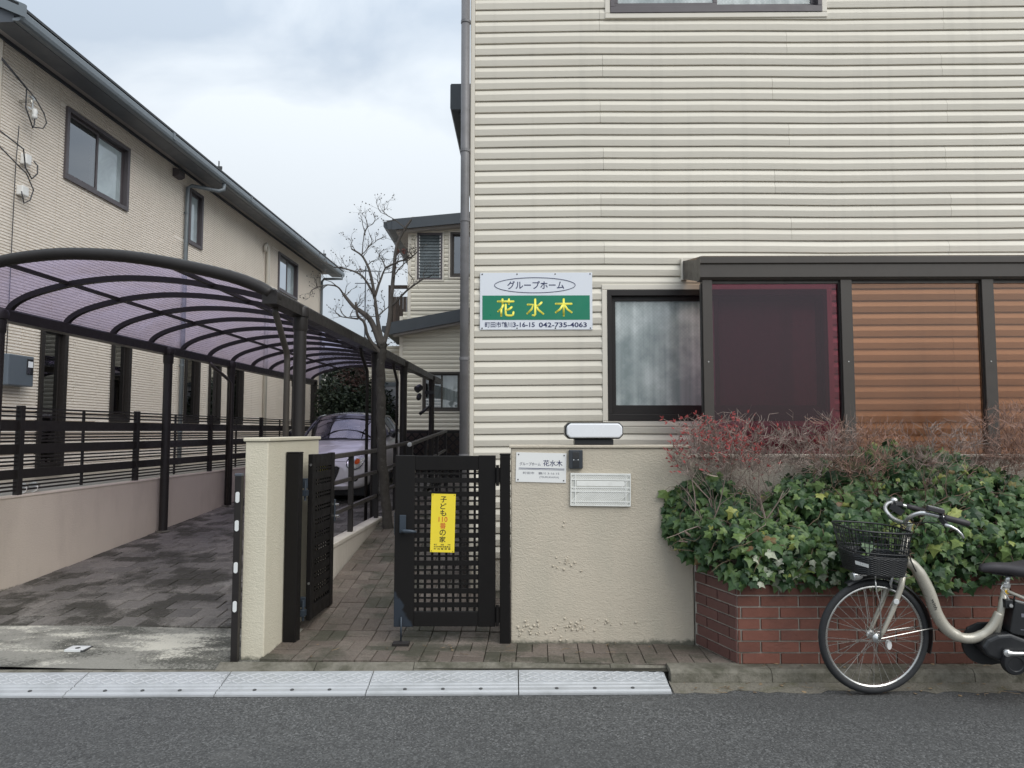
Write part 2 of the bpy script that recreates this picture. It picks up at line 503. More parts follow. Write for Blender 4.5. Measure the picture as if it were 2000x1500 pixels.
# wired frosted glass with breath-like cloudy patches
m, nt, b = nodes_of('glass_wired')
o_ = nt.nodes['Material Output']
p = pos(nt)
sxyz = N(nt, 'ShaderNodeSeparateXYZ')
nt.links.new(p, sxyz.inputs[0])


def diag(sign):
    s_ = math_(nt, 'ADD', sxyz.outputs['X'], math_(nt, 'MULTIPLY', sxyz.outputs['Z'], sign))
    f_ = math_(nt, 'FRACT', math_(nt, 'MULTIPLY', s_, 32.0))
    return ramp(nt, f_, [(0.0, 1), (0.12, 0)])


wire = math_(nt, 'MAXIMUM', diag(1.0), diag(-1.0))
tr = N(nt, 'ShaderNodeBsdfTransparent')
tr.inputs[0].default_value = (0.66, 0.74, 0.75, 1)
df = N(nt, 'ShaderNodeBsdfDiffuse')
cl = math_(nt, 'ADD', math_(nt, 'MULTIPLY', ramp(nt, noise(nt, p, 3.0, 6, 0.55, 0.0), [(0.38, 0), (0.62, 1)]), 0.62), math_(nt, 'MULTIPLY', ramp(nt, noise(nt, pos(nt, (14, 1, 0.5)), 1.0, 3, 0.5), [(0.35, 0), (0.65, 1)]), 0.38))
nt.links.new(mixc(nt, cl, (0.34, 0.40, 0.40), (0.78, 0.83, 0.82)), df.inputs[0])
ms = N(nt, 'ShaderNodeMixShader')
nt.links.new(ramp(nt, cl, [(0, 0.50), (1, 0.85)]), ms.inputs[0])
nt.links.new(tr.outputs[0], ms.inputs[1])
nt.links.new(df.outputs[0], ms.inputs[2])
dw = N(nt, 'ShaderNodeBsdfDiffuse')
dw.inputs[0].default_value = (0.16, 0.19, 0.19, 1)
mw = N(nt, 'ShaderNodeMixShader')
nt.links.new(math_(nt, 'MULTIPLY', wire, 0.45), mw.inputs[0])
nt.links.new(ms.outputs[0], mw.inputs[1])
nt.links.new(dw.outputs[0], mw.inputs[2])
gl = N(nt, 'ShaderNodeBsdfGlossy')
gl.inputs['Roughness'].default_value = 0.12
mg = N(nt, 'ShaderNodeMixShader')
mg.inputs[0].default_value = 0.06
nt.links.new(mw.outputs[0], mg.inputs[1])
nt.links.new(gl.outputs[0], mg.inputs[2])
nt.links.new(mg.outputs[0], o_.inputs[0])
MATS['glass_wired'] = m

# ------------------------------------------------------------------ mesh helpers
class MB:
    def __init__(s, fn=None):
        s.v, s.f, s.fn = [], [], fn

    def add(s, pts, faces):
        k = len(s.v)
        s.v += [tuple(s.fn(*p)) if s.fn else tuple(p) for p in pts]
        s.f += [tuple(k + i for i in f) for f in faces]
        return s

    def box(s, x0, x1, y0, y1, z0, z1, ch=0.0):
        if ch:      # chamfered upper rim (pavers, tiles lie with their face up)
            pts = [(x0, y0, z0), (x1, y0, z0), (x1, y1, z0), (x0, y1, z0), (x0, y0, z1 - ch), (x1, y0, z1 - ch), (x1, y1, z1 - ch), (x0, y1, z1 - ch),
                   (x0 + ch, y0 + ch, z1), (x1 - ch, y0 + ch, z1), (x1 - ch, y1 - ch, z1), (x0 + ch, y1 - ch, z1)]
            fs = [(3, 2, 1, 0), (8, 9, 10, 11)]
            for a, b in ((0, 4), (4, 8)):
                fs += [(a + i, a + (i + 1) % 4, b + (i + 1) % 4, b + i) for i in range(4)]
            return s.add(pts, fs)
        pts = [(x, y, z) for z in (z0, z1) for y in (y0, y1) for x in (x0, x1)]
        return s.add(pts, [(0, 2, 3, 1), (4, 5, 7, 6), (0, 1, 5, 4), (2, 6, 7, 3), (0, 4, 6, 2), (1, 3, 7, 5)])

    def bar(s, p, q, w, h, up=(0, 0, 1)):
        p, q = Vector(p), Vector(q)
        d = (q - p).normalized()
        up = Vector(up)
        sd = d.cross(up)
        if sd.length < 1e-4:
            sd = d.cross(Vector((0, 1, 0)))
        sd.normalize()
        u2 = sd.cross(d).normalized()
        pts = []
        for c in (p, q):
            for a, b in ((-1, -1), (1, -1), (1, 1), (-1, 1)):
                pts.append(c + sd * (a * w / 2) + u2 * (b * h / 2))
        return s.add(pts, [(3, 2, 1, 0), (4, 5, 6, 7), (0, 1, 5, 4), (1, 2, 6, 5), (2, 3, 7, 6), (3, 0, 4, 7)])

    def tube(s, pts, r, n=8, closed=False, cap=True, flat=None):
        pts = [Vector(p) for p in pts]
        m = len(pts)
        rs = r if isinstance(r, (list, tuple)) else [r] * m
        prev = None
        rings = []
        for i, p in enumerate(pts):
            if closed:
                t = pts[(i + 1) % m] - pts[i - 1]
            else:
                t = pts[min(i + 1, m - 1)] - pts[max(i - 1, 0)]
            t.normalize()
            if prev is None:
                a = t.orthogonal().normalized() if flat is None else (Vector(flat) - t * Vector(flat).dot(t)).normalized()
            else:
                a = prev - t * prev.dot(t)
                a = a.normalized() if a.length > 1e-6 else t.orthogonal().normalized()
            prev = a
            b = t.cross(a)
            rings.append([p + (a * math.cos(2 * math.pi * k / n) + b * math.sin(2 * math.pi * k / n)) * rs[i] for k in range(n)])
        vs = [v for rg in rings for v in rg]
        fs = []
        for i in range(m if closed else m - 1):
            j = (i + 1) % m
            for k in range(n):
                fs.append((i * n + k, i * n + (k + 1) % n, j * n + (k + 1) % n, j * n + k))
        if cap and not closed:
            fs.append(tuple(reversed(range(n))))
            fs.append(tuple((m - 1) * n + k for k in range(n)))
        return s.add(vs, fs)

    def prism(s, poly, a, b, axis='y'):
        """poly in the plane across `axis`, drawn out from a to b"""
        n = len(poly)
        mk = {'y': lambda p, t: (p[0], t, p[1]), 'x': lambda p, t: (t, p[0], p[1]), 'z': lambda p, t: (p[0], p[1], t)}[axis]
        pts = [mk(p, a) for p in poly] + [mk(p, b) for p in poly]
        fs = [tuple(range(n)), tuple(reversed(range(n, 2 * n)))]
        fs += [(i, (i + 1) % n, n + (i + 1) % n, n + i) for i in range(n)]
        return s.add(pts, fs)

    def lathe(s, prof, o, ax, n=20, caps=True):
        """prof: (distance along ax, radius)"""
        o, ax = Vector(o), Vector(ax).normalized()
        a = ax.orthogonal().normalized()
        b = ax.cross(a)
        vs = [o + ax * t + (a * math.cos(2 * math.pi * k / n) + b * math.sin(2 * math.pi * k / n)) * r for t, r in prof for k in range(n)]
        fs = [(i * n + k, i * n + (k + 1) % n, (i + 1) * n + (k + 1) % n, (i + 1) * n + k) for i in range(len(prof) - 1) for k in range(n)]
        if caps:
            fs += [tuple(reversed(range(n))), tuple((len(prof) - 1) * n + k for k in range(n))]
        return s.add(vs, fs)

    def grid(s, rows):
        n = len(rows[0])
        return s.add([p for r in rows for p in r], [(i * n + j, i * n + j + 1, (i + 1) * n + j + 1, (i + 1) * n + j) for i in range(len(rows) - 1) for j in range(n - 1)])

    def ring(s, R_, sec, c, n=48, a0=0, a1=360):
        """sweep a section [(dr, dy)] round the y axis through c, angle from +x towards +z"""
        full = abs(a1 - a0) >= 360
        m = n if full else n + 1
        k = len(sec)
        vs = []
        for i in range(m):
            t = R(a0 + (a1 - a0) * i / n)
            for dr, dy in sec:
                vs.append((c[0] + (R_ + dr) * math.cos(t), c[1] + dy, c[2] + (R_ + dr) * math.sin(t)))
        fs = []
        for i in range(m if full else m - 1):
            j = (i + 1) % m
            fs += [(i * k + q, i * k + (q + 1) % k, j * k + (q + 1) % k, j * k + q) for q in range(k)]
        return s.add(vs, fs)

    def mesh(s, name, m, org=(0, 0, 0), smooth=False, recalc=True):
        me = bpy.data.meshes.new(name)
        ox, oy, oz = org
        me.from_pydata([(x - ox, y - oy, z - oz) for x, y, z in s.v], [], s.f)
        if recalc:
            bm = bmesh.new()
            bm.from_mesh(me)
            bmesh.ops.recalc_face_normals(bm, faces=bm.faces)
            bm.to_mesh(me)
            bm.free()
        if m:
            me.materials.append(MATS[m] if isinstance(m, str) else m)
        if smooth:
            me.polygons.foreach_set('use_smooth', [True] * len(me.polygons))
            if smooth == 'auto':
                me.set_sharp_from_angle(angle=R(38))
        return me


def link(name, me, parent=None, bevel=0.0, seg=2):
    o = bpy.data.objects.new(name, me)
    COL.objects.link(o)
    if parent is not None:
        o.parent = parent
    if bevel:
        md = o.modifiers.new('bevel', 'BEVEL')
        md.width = bevel
        md.segments = seg
        md.limit_method = 'ANGLE'
        md.angle_limit = R(40)
        md.harden_normals = False
    return o


def tag(o, label=None, cat=None, group=None, kind=None):
    for k, v in (('label', label), ('category', cat), ('group', group), ('kind', kind)):
        if v:
            o[k] = v
    return o


class Thing:
    """an Empty at the thing's base; parts are drawn in the thing's frame and stored relative to it"""
    def __init__(s, name, label, cat, org, ang=0.0, group=None, kind=None):
        s.org = tuple(org)
        s.o = bpy.data.objects.new(name, None)
        s.o.empty_display_size = 0.1
        COL.objects.link(s.o)
        s.o.location = frame(ang, *org)
        s.o.rotation_euler = (0, 0, -R(ang))
        tag(s.o, label, cat, group, kind)

    def part(s, name, mb, m, parent=None, smooth=False, bevel=0.0, kind=None, label=None, seg=2, recalc=True):
        me = mb if isinstance(mb, bpy.types.Mesh) else mb.mesh(name, m, s.org, smooth, recalc)
        o = link(name, me, parent or s.o, bevel, seg)
        if kind:
            o['kind'] = kind
        if label:
            o['label'] = label
        return o


def single(name, mb, m, label, cat, org, ang=0.0, smooth=False, bevel=0.0, group=None, kind=None):
    o = link(name, mb.mesh(name, m, org, smooth), None, bevel)
    o.location = frame(ang, *org)
    o.rotation_euler = (0, 0, -R(ang))
    return tag(o, label, cat, group, kind)


def structure(name, mb, m, ang=0.0, bevel=0.0):
    o = link(name, mb.mesh(name, m, (0, 0, 0)), None, bevel)
    o.rotation_euler = (0, 0, -R(ang))
    o['kind'] = 'structure'
    return o


def text_mb(body, x0, x1, z0, z1, y, weight=0.0, extrude=0.0008, keep=False, vertical=False):
    """lettering fitted into a box on a plane facing -y"""
    cu = bpy.data.curves.new('lettering', 'FONT')
    cu.body = body
    cu.offset = weight
    cu.resolution_u = 3
    cu.extrude = 0.0
    o = bpy.data.objects.new('lettering', cu)
    COL.objects.link(o)
    bpy.context.view_layer.update()
    me = bpy.data.meshes.new_from_object(o.evaluated_get(bpy.context.evaluated_depsgraph_get()))
    bpy.data.objects.remove(o)
    xs = [v.co.x for v in me.vertices]
    zs = [v.co.y for v in me.vertices]
    ax, bx, az, bz = min(xs), max(xs), min(zs), max(zs)
    kx, kz = (x1 - x0) / (bx - ax), (z1 - z0) / (bz - az)
    cx = cz = 0
    if keep:
        k = min(kx, kz)
        cx, cz = ((x1 - x0) - (bx - ax) * k) / 2, ((z1 - z0) - (bz - az) * k) / 2
        kx = kz = k
    mb = MB()
    n = len(me.vertices)
    front = [(x0 + cx + (v.co.x - ax) * kx, y, z0 + cz + (v.co.y - az) * kz) for v in me.vertices]
    mb.add(front, [tuple(p.vertices) for p in me.polygons])
    bpy.data.meshes.remove(me)
    return mb


def merge(*ms):
    r = MB()
    for m in ms:
        r.add(m.v, m.f)
    return r


def sub_rects(r, holes):
    out = [r]
    for h in holes:
        nxt = []
        for a, b, c, d in out:
            if h[0] >= b or h[1] <= a or h[2] >= d or h[3] <= c:
                nxt.append((a, b, c, d))
                continue
            if h[2] > c:
                nxt.append((a, b, c, h[2]))
            if h[3] < d:
                nxt.append((a, b, h[3], d))
            lo, hi = max(c, h[2]), min(d, h[3])
            if h[0] > a:
                nxt.append((a, h[0], lo, hi))
            if h[1] < b:
                nxt.append((h[1], b, lo, hi))
        out = nxt
    return out


EXP = 0.1016


def board_mb(rects, zb, y, courses=2, waver=None):
    """dutch-lap double board clipped to rects; outer face towards -y"""
    mb = MB()
    prof = []
    for k in range(courses):
        z = zb + k * EXP
        prof += [(z + 0.0005, 0.003), (z + 0.0080, 0.003), (z + 0.0081, -0.0135), (z + 0.0110, -0.0150), (z + 0.058, -0.0215), (z + EXP, -0.0030)]
    for a, b, c, d in rects:
        pts = []
        for i, (z, o) in enumerate(prof):
            if c <= z <= d:
                pts.append((z, o))
            if i + 1 < len(prof):
                z2, o2 = prof[i + 1]
                for cut in (c, d):
                    if z < cut < z2:
                        t = (cut - z) / (z2 - z)
                        pts.append((cut, o + (o2 - o) * t))
        pts.sort(key=lambda p: p[0])
        if len(pts) < 2:
            continue
        ns = 6 if (b - a) > 1.2 and waver else 1
        w = waver or (lambda x: 0.0)
        rows = [[(a + (b - a) * i / ns, y + o, z + w(a + (b - a) * i / ns)) for i in range(ns + 1)] for z, o in pts]
        mb.grid(rows)
        mb.add([(a, y + o, z + w(a)) for z, o in pts] + [(a, y + 0.004, z + w(a)) for z, o in pts],
               [(i, i + 1, len(pts) + i + 1, len(pts) + i) for i in range(len(pts) - 1)])
        mb.add([(b, y + o, z + w(b)) for z, o in pts] + [(b, y + 0.004, z + w(b)) for z, o in pts],
               [(i, i + 1, len(pts) + i + 1, len(pts) + i) for i in range(len(pts) - 1)])
    return mb


def siding(T, x0, x1, z0, z1, y, holes, joints, m, wav=None, parent=None):
    row = 0
    z = z0
    while z < z1 - 0.02:
        js = sorted(j for j in joints(row) if x0 + 0.1 < j < x1 - 0.1)
        xs = [x0] + js + [x1]
        for a, b in zip(xs[:-1], xs[1:]):
            rects = sub_rects((a + 0.001, b - 0.001, z, min(z + 2 * EXP, z1)), holes)
            rects = [r for r in rects if r[1] - r[0] > 0.004 and r[3] - r[2] > 0.004]
            for r_ in rects:
                mb = board_mb([r_], z, y, 2, wav)
                if mb.f:
                    T.part('siding_board', mb, m, parent, recalc=False)
        z += 2 * EXP
        row += 1


def window(T, fn, a0, a1, c0, c1, fm, gm, style='slide', depth=0.05, fw=0.045, curtain=None, name='window', room=0.5, proud=0.02, sill=None):
    """fn(a, b, c): a along the wall, b outwards, c up. The opening runs back `depth` to the glass; a small dark room lies behind it"""
    mb = MB(fn)
    for r in ((a0, a1, c0, c0 + fw), (a0, a1, c1 - fw, c1), (a0, a0 + fw, c0 + fw, c1 - fw), (a1 - fw, a1, c0 + fw, c1 - fw)):
        mb.box(r[0], r[1], -depth - 0.03, proud, r[2], r[3])
    w = T.part(name, mb, fm, bevel=0.003)
    i0, i1, k0, k1 = a0 + fw, a1 - fw, c0 + fw, c1 - fw
    sw = 0.035

    gms = gm if isinstance(gm, tuple) else (gm, gm)

    def sash(s0, s1, b, gmm, low=0.05):
        sb = MB(fn)
        for r in ((s0, s1, k0, k0 + low), (s0, s1, k1 - sw, k1), (s0, s0 + sw, k0 + low, k1 - sw), (s1 - sw, s1, k0 + low, k1 - sw)):
            sb.box(r[0], r[1], b - 0.022, b, r[2], r[3])
        T.part('sash', sb, fm, w, bevel=0.002)
        pb = MB(fn)
        pb.add([(s0 + sw, b - 0.012, k0 + low), (s1 - sw, b - 0.012, k0 + low), (s1 - sw, b - 0.012, k1 - sw), (s0 + sw, b - 0.012, k1 - sw)], [(0, 1, 2, 3)])
        T.part('pane', pb, gmm, w)
    if style == 'slide':
        mid = (i0 + i1) / 2
        sash(i0, mid + 0.02, -depth + 0.026, gms[0])
        sash(mid - 0.02, i1, -depth, gms[1])
    elif style == 'single':
        sash(i0, i1, -depth + 0.012, gms[1])
    # a shallow closed room so that the glass has something behind it
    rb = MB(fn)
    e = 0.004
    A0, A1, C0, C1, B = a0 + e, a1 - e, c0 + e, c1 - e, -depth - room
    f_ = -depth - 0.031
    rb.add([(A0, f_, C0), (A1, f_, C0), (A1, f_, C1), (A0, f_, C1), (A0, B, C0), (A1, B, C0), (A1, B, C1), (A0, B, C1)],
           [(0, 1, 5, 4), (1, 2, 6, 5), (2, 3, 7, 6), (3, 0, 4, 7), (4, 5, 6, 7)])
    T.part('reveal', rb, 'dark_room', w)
    if curtain:
        q0, q1, depthc = curtain
        cb = MB(fn)
        n = max(6, int((q1 - q0) / 0.018))
        rows = []
        for zc in (k0 + 0.02, (k0 + k1) / 2, k1 - 0.02):
            rows.append([(q0 + (q1 - q0) * i / n, -depth - depthc + 0.014 * math.sin(i * 1.05) + 0.006 * math.sin(i * 0.37 + zc), zc) for i in range(n + 1)])
        cb.grid(rows)
        T.part('curtain', cb, 'curtain', w, smooth=True)
    return w


# ------------------------------------------------------------------ ground
GX = 400
structure('ground', MB().add([(-GX, -GX, -0.03), (GX, -GX, -0.03), (GX, GX, -0.03), (-GX, GX, -0.03)], [(0, 1, 2, 3)]), 'gravel_ground')
rows = []
for y in (-9.0, -4, 0, 2, 3, 3.6, 4.0, 4.6):
    rows.append([(x, y, 0.0) for x in [-60 + 2 * i for i in range(61)]])
structure('road', MB().grid(rows), 'asphalt')
# gritty gutter strip between asphalt and kerb, right of the ramps
rows = []
rs_ = random.Random(4)
xs = [0.93 + 0.06 * i for i in range(90)]
rows.append([(x, 4.20 + rs_.uniform(-0.035, 0.03), 0.0012) for x in xs])
rows.append([(x, 4.27, 0.013) for x in xs])
rows.append([(x, 4.325, 0.020) for x in xs])
structure('gutter_strip', MB().grid(rows), 'grit')


def drive_z(v):
    return 0.164 + 0.066 * (v - 5.9)


def path_z(v):
    if v < 4.95:
        return 0.082
    return min(0.082 + 0.145 * (v - 4.95), 0.55)


# bed under the pavers and the raised plots
bed = MB()
bed.grid([[(u, v, drive_z(v) - 0.022) for u in (-4.5, -1.85)] for v in (5.0, 7, 9, 11, 13, 15.5)])
structure('driveway', bed, 'joint', LOT)
DRIVE = bpy.data.objects['driveway']
bed = MB()
bed.grid([[(u, v, path_z(v) - 0.022) for u in (-1.74, 2.0)] for v in (4.40, 4.95, 6, 7, 8.2, 9.5, 15.5)])
structure('path', bed, 'joint', LOT)
PATH = bpy.data.objects['path']
# concrete apron between ramps and driveway
ap = MB()
rows = []
for i in range(9):
    t = i / 8
    rows.append([(u, 4.36 + (5.075 - 4.36) * t, 0.052 + (0.105 - 0.052) * t + 0.004 * math.sin(u * 3 + t * 5)) for u in [-7.0 + 0.25 * k for k in range(22)] + [-1.66]])
ap.grid(rows)
structure('concrete_apron', ap, 'apron', LOT)
# raised plot of the neighbour and the yard behind
nb = MB()
nb.add([(-30, 4.5, 0.90), (-4.6, 4.5, 0.90), (-4.6, 15.5, 0.90), (-30, 15.5, 0.90), (-30, 40, 0.95), (-4.6, 40, 0.95)], [(0, 1, 2, 3), (3, 2, 5, 4)])
structure('neighbour_yard', nb, 'gravel_ground', LOT)
yb = MB()
yb.add([(-4.6, 15.5, 0.70), (12, 15.5, 0.70), (12, 40, 0.8), (-4.6, 40, 0.8)], [(0, 1, 2, 3)])
structure('back_yard', yb, 'gravel_ground', LOT)

# pavers of the driveway: rows of square stones in running bond, near ones singly
rp_ = random.Random(8)
pm_cache = {}


def paver_mesh(key, w, l, h, m, ch):
    if key not in pm_cache:
        pm_cache[key] = MB().box(-w / 2, w / 2, -l / 2, l / 2, -h, 0, ch).mesh('paver', m)
    return pm_cache[key]


def slab(mb, w, l, h, ch, mw):
    k = MB().box(-w / 2, w / 2, -l / 2, l / 2, -h, 0, ch)
    mb.add([mw @ Vector(p) for p in k.v], k.f)


far = MB()
S = 0.2
slope = math.atan(0.066)
n_single = 0
row = 0
v = 5.085
while v < 15.2:
    off = (row % 2) * S / 2
    u = -4.48 - off
    while u < -1.86:
        a, b = max(u, -4.48), min(u + S, -1.86)
        w = b - a
        if w > 0.03:
            c = Vector(((a + b) / 2, v + S / 2, drive_z(v + S / 2) + rp_.uniform(-0.0035, 0.0035)))
            rot = Matrix.Rotation(slope + rp_.uniform(-0.006, 0.006), 4, 'X') @ Matrix.Rotation(rp_.uniform(-0.010, 0.010), 4, 'Y')
            if n_single < 300 and v < 9.4:
                o = bpy.data.objects.new('paver', paver_mesh(('g', round(w, 3)), w - 0.006, S - 0.006, 0.03, 'paver_grey', 0.004))
                COL.objects.link(o)
                o.parent = DRIVE
                o.matrix_local = Matrix.Translation(c) @ rot
                n_single += 1
            else:
                slab(far, w - 0.006, S - 0.006, 0.03, 0.004, Matrix.Translation(c) @ rot)
        u += S
    v += S
    row += 1
o = link('far_pavers', far.mesh('far_pavers', 'paver_grey'), DRIVE)
o['kind'] = 'stuff'

# pavers of the path: narrow stones, long side into the lot
far = MB()
n_single = 0
row = 0
v = 4.475
while v < 14:
    vm = v + 0.1
    sl = math.atan((path_z(v + 0.2) - path_z(v)) / 0.2)
    ci = 0
    u = -1.74
    while u < 1.55:
        if (ci + row) % 2:
            cells = [(u, u + 0.1, v, v + 0.2), (u + 0.1, u + 0.2, v, v + 0.2)]
        else:
            cells = [(u, u + 0.2, v, v + 0.1), (u, u + 0.2, v + 0.1, v + 0.2)]
        for a, b, l0, l1 in cells:
            lim = 15.0 if b < -0.40 else (5.8 if b < 0.05 else (4.90 if b < 1.3 else 4.66))
            e1 = min(l1, lim)
            if b > 1.56 or e1 - l0 < 0.03:
                continue
            L, W_ = e1 - l0, b - a
            c = Vector(((a + b) / 2, (l0 + e1) / 2, path_z((l0 + e1) / 2) + rp_.uniform(-0.0025, 0.0025)))
            mw = Matrix.Translation(c) @ Matrix.Rotation(sl + rp_.uniform(-0.008, 0.008), 4, 'X') @ Matrix.Rotation(rp_.uniform(-0.014, 0.014), 4, 'Y')
            if vm < 7.6 and n_single < 300 and (b < -0.55 or vm < 5.1):
                o = bpy.data.objects.new('paver', paver_mesh(('b', round(W_, 3), round(L, 3)), W_ - 0.0045, L - 0.0045, 0.03, 'paver_brown', 0.003))
                COL.objects.link(o)
                o.parent = PATH
                o.matrix_local = mw
                n_single += 1
            else:
                slab(far, W_ - 0.0045, L - 0.0045, 0.03, 0.003, mw)
        u += 0.2
        ci += 1
    v += 0.2
    row += 1
o = link('far_pavers', far.mesh('far_pavers', 'paver_brown'), PATH)
o['kind'] = 'stuff'

# kerb: dropped behind the ramps, a real step on the right
kb = Thing('kerb', None, None, (0, 4.36, 0), kind='structure')
x = -7.2
while x < 6.2:
    hi = 0.086 if x > 0.85 else 0.05
    x1 = x + 0.6
    if x < 0.9 < x1 - 0.02:
        x1 = 0.94
    m_ = MB()
    if hi > 0.06:
        m_.prism([(4.315, -0.02), (4.305, 0.02), (4.312, hi - 0.018), (4.335, hi), (4.445, hi + 0.002), (4.445, -0.02)], x + 0.002, x1 - 0.002, 'x')
    else:
        y0 = 4.352 + 0.0145 * (x1 + 3.4)
        bz = 0.080 if x > -1.9 else 0.054
        yb = 4.482 - 0.036 * max(0, x) if x > -1.9 else 4.42
        m_.prism([(y0, -0.02), (y0, hi - 0.004), (y0 + 0.012, hi + 0.004), (yb, bz), (yb, -0.02)], x + 0.002, x1 - 0.002, 'x')
    kb.part('kerb_stone', m_, 'kerb_stone')
    x = x1

# ------------------------------------------------------------------ kerb ramps
def kerb_ramp(i, xa, xb, ya, yb, label):
    """cast ramp plate: diamond lugs on the slope, two ridges and bolts along the lip"""
    yc = (ya + yb) / 2
    T = Thing('kerb_ramp', label, 'kerb ramp', ((xa + xb) / 2, yc, 0), group='ramp plates along the kerb')
    D = 0.25

    def fn(x, y, z):          # y: 0 at the lip, 1 at the top
        t = (x - xa) / (xb - xa)
        yl = ya + (yb - ya) * t
        return (x, yl + y * D, z)
    body = MB(fn)
    prof = [(0, 0.002), (0, 0.012), (0.08, 0.014), (0.11, 0.0215), (0.24, 0.0245), (0.27, 0.0175), (0.31, 0.0275), (0.38, 0.030), (0.41, 0.0235), (0.45, 0.034), (0.98, 0.060), (1.0, 0.060), (1.0, 0.002)]
    n = 4
    body.grid([[(xa + 0.003 + (xb - xa - 0.006) * k / n, y, z) for k in range(n + 1)] for y, z in prof])
    for xe in (xa + 0.003, xb - 0.003):
        body.add([(xe, y, z) for y, z in prof], [tuple(range(len(prof)))])
    b = T.part('plate', body, 'ramp_plate')
    lug = MB(fn)
    w, step = 0.007, 0.085
    z_at = lambda y: 0.034 + (y - 0.45) / 0.53 * 0.026

    def strip(p, q):
        (x0, y0), (x1, y1) = p, q
        dx, dy = x1 - x0, (y1 - y0) * D
        l = math.hypot(dx, dy)
        ox, oy = -dy / l * w / 2, dx / l * w / 2 / D
        base = [(x0 + ox, y0 + oy), (x0 - ox, y0 - oy), (x1 - ox, y1 - oy), (x1 + ox, y1 + oy)]
        vs = [(x, y, z_at(y) + 0.0004) for x, y in base] + [(x, y, z_at(y) + 0.003) for x, y in base]
        lug.add(vs, [(4, 5, 6, 7), (0, 1, 5, 4), (1, 2, 6, 5), (2, 3, 7, 6), (3, 0, 4, 7)])
    k = -4
    run = 0.17
    while xa + k * step < xb + 0.2:
        for s in (1, -1):
            if s > 0:
                p0, p1 = (xa + k * step, 0.47), (xa + k * step + run, 0.89)
            else:
                p0, p1 = (xa + k * step + run, 0.47), (xa + k * step, 0.89)
            lo, hi = xa + 0.012, xb - 0.012
            (x0, y0), (x1, y1) = p0, p1
            if max(x0, x1) <= lo or min(x0, x1) >= hi:
                continue

            def clip(px, py, qx, qy):
                for lim in (lo, hi):
                    if (lim == lo and px < lo) or (lim == hi and px > hi):
                        t = (lim - px) / (qx - px)
                        px, py = lim, py + (qy - py) * t
                return px, py
            a_ = clip(x0, y0, x1, y1)
            b_ = clip(x1, y1, x0, y0)
            if abs(a_[0] - b_[0]) > 0.01:
                strip(a_, b_)
        k += 1
    T.part('lug_pattern', lug, 'ramp_lug', b)
    for k in (0.25, 0.5, 0.75):
        xk = xa + (xb - xa) * k
        yk = (ya + (yb - ya) * k) + 0.044
        T.part('bolt', MB().lathe([(0, 0.011), (0.004, 0.011), (0.007, 0.006)], (xk, yk, 0.0225), (0, 0, 1), 10), 'bolt')


jx = [-4.23, -3.38, -2.529, -1.684, -0.831, 0.038, 0.915]
jy = [4.085, 4.095, 4.105, 4.118, 4.13, 4.145, 4.16]
lab = ['pale ramp plate in the row by the kerb, second before the driveway corner', 'pale ramp plate at the photo edge in front of the driveway',
       'pale ramp plate in front of the metal lock plate in the apron', 'pale ramp plate in front of the cream pillar',
       'pale ramp plate in front of the dark lattice gate', 'pale end ramp plate in front of the beige stucco wall']
for i in range(1, 6):
    kerb_ramp(i, jx[i], jx[i + 1], jy[i], jy[i + 1], lab[i])

# lock plate let into the apron
T = Thing('floor_lock', 'small metal drop bolt plate let into the concrete apron', 'floor lock', (-3.02, 4.62, 0.072), LOT)
px, py = -3.02, 4.66
zz = 0.076
T.part('plate', MB().box(px - 0.062, px + 0.062, py - 0.045, py + 0.045, zz - 0.01, zz + 0.006), 'reflector', bevel=0.002)
T.part('rim', MB().box(px + 0.050, px + 0.075, py - 0.05, py + 0.05, zz - 0.01, zz + 0.004).box(px - 0.068, px + 0.05, py + 0.045, py + 0.06, zz - 0.01, zz + 0.004), 'bolt')
T.part('lock_hole', MB().lathe([(0, 0.016), (0.001, 0.016)], (px + 0.005, py - 0.008, zz + 0.0065), (0, 0, 1), 12), 'ink_black')

# ------------------------------------------------------------------ gate pillar, posts and leaves
T = Thing('gate_pillar', 'cream stucco gate pillar between driveway and path', 'pillar', (-1.80, 5.0, 0.05), LOT)
T.part('body', MB().box(-1.872, -1.724, 4.505, 5.56, 0.03, 1.432), 'stucco_pillar', bevel=0.006)
T.part('coping', MB().box(-1.884, -1.712, 4.493, 5.575, 1.434, 1.458), 'stucco_pillar', bevel=0.006)

T = Thing('reflector_post', 'dark folded gate post with four white oval reflectors beside the pillar', 'gate post', (-1.905, 4.50, 0.06), LOT)
T.part('post', MB().box(-1.918, -1.8745, 4.46, 4.50, 0.055, 1.215), 'bronze_dark', bevel=0.003)
T.part('cap', MB().box(-1.920, -1.8735, 4.458, 4.503, 1.2155, 1.232), 'gutter_dark', bevel=0.004)
for pz in (1.083, 0.905, 0.645, 0.405):
    s_ = [(-1.896 + 0.0125 * math.cos(t) , pz + 0.022 * (1 if math.sin(t) > 0 else -1) + 0.0125 * math.sin(t)) for t in [R(15 + 30 * k) for k in range(12)]]
    T.part('reflector', MB().prism(s_, 4.455, 4.4605, 'y'), 'reflector')

GY = 4.87


def gate_post(x, y, label, ang, w=0.07, top=1.335):
    T = Thing('gate_post', label, 'gate post', (x, y, 0.08), ang)
    T.part('post', MB().box(x - w / 2, x + w / 2, y - w / 2, y + w / 2, 0.05, top), 'gate_paint', bevel=0.004)
    T.part('cap', MB().box(x - w / 2 - 0.002, x + w / 2 + 0.002, y - w / 2 - 0.002, y + w / 2 + 0.002, top + 0.0005, top + 0.012), 'gate_paint', bevel=0.004)
    return T


gp_r = gate_post(-0.047, GY + 0.01, 'slim black gate post against the beige stucco wall', 0)
gp_l = gate_post(-1.672, 4.86, 'black gate post standing against the cream pillar', LOT, 0.088, 1.345)


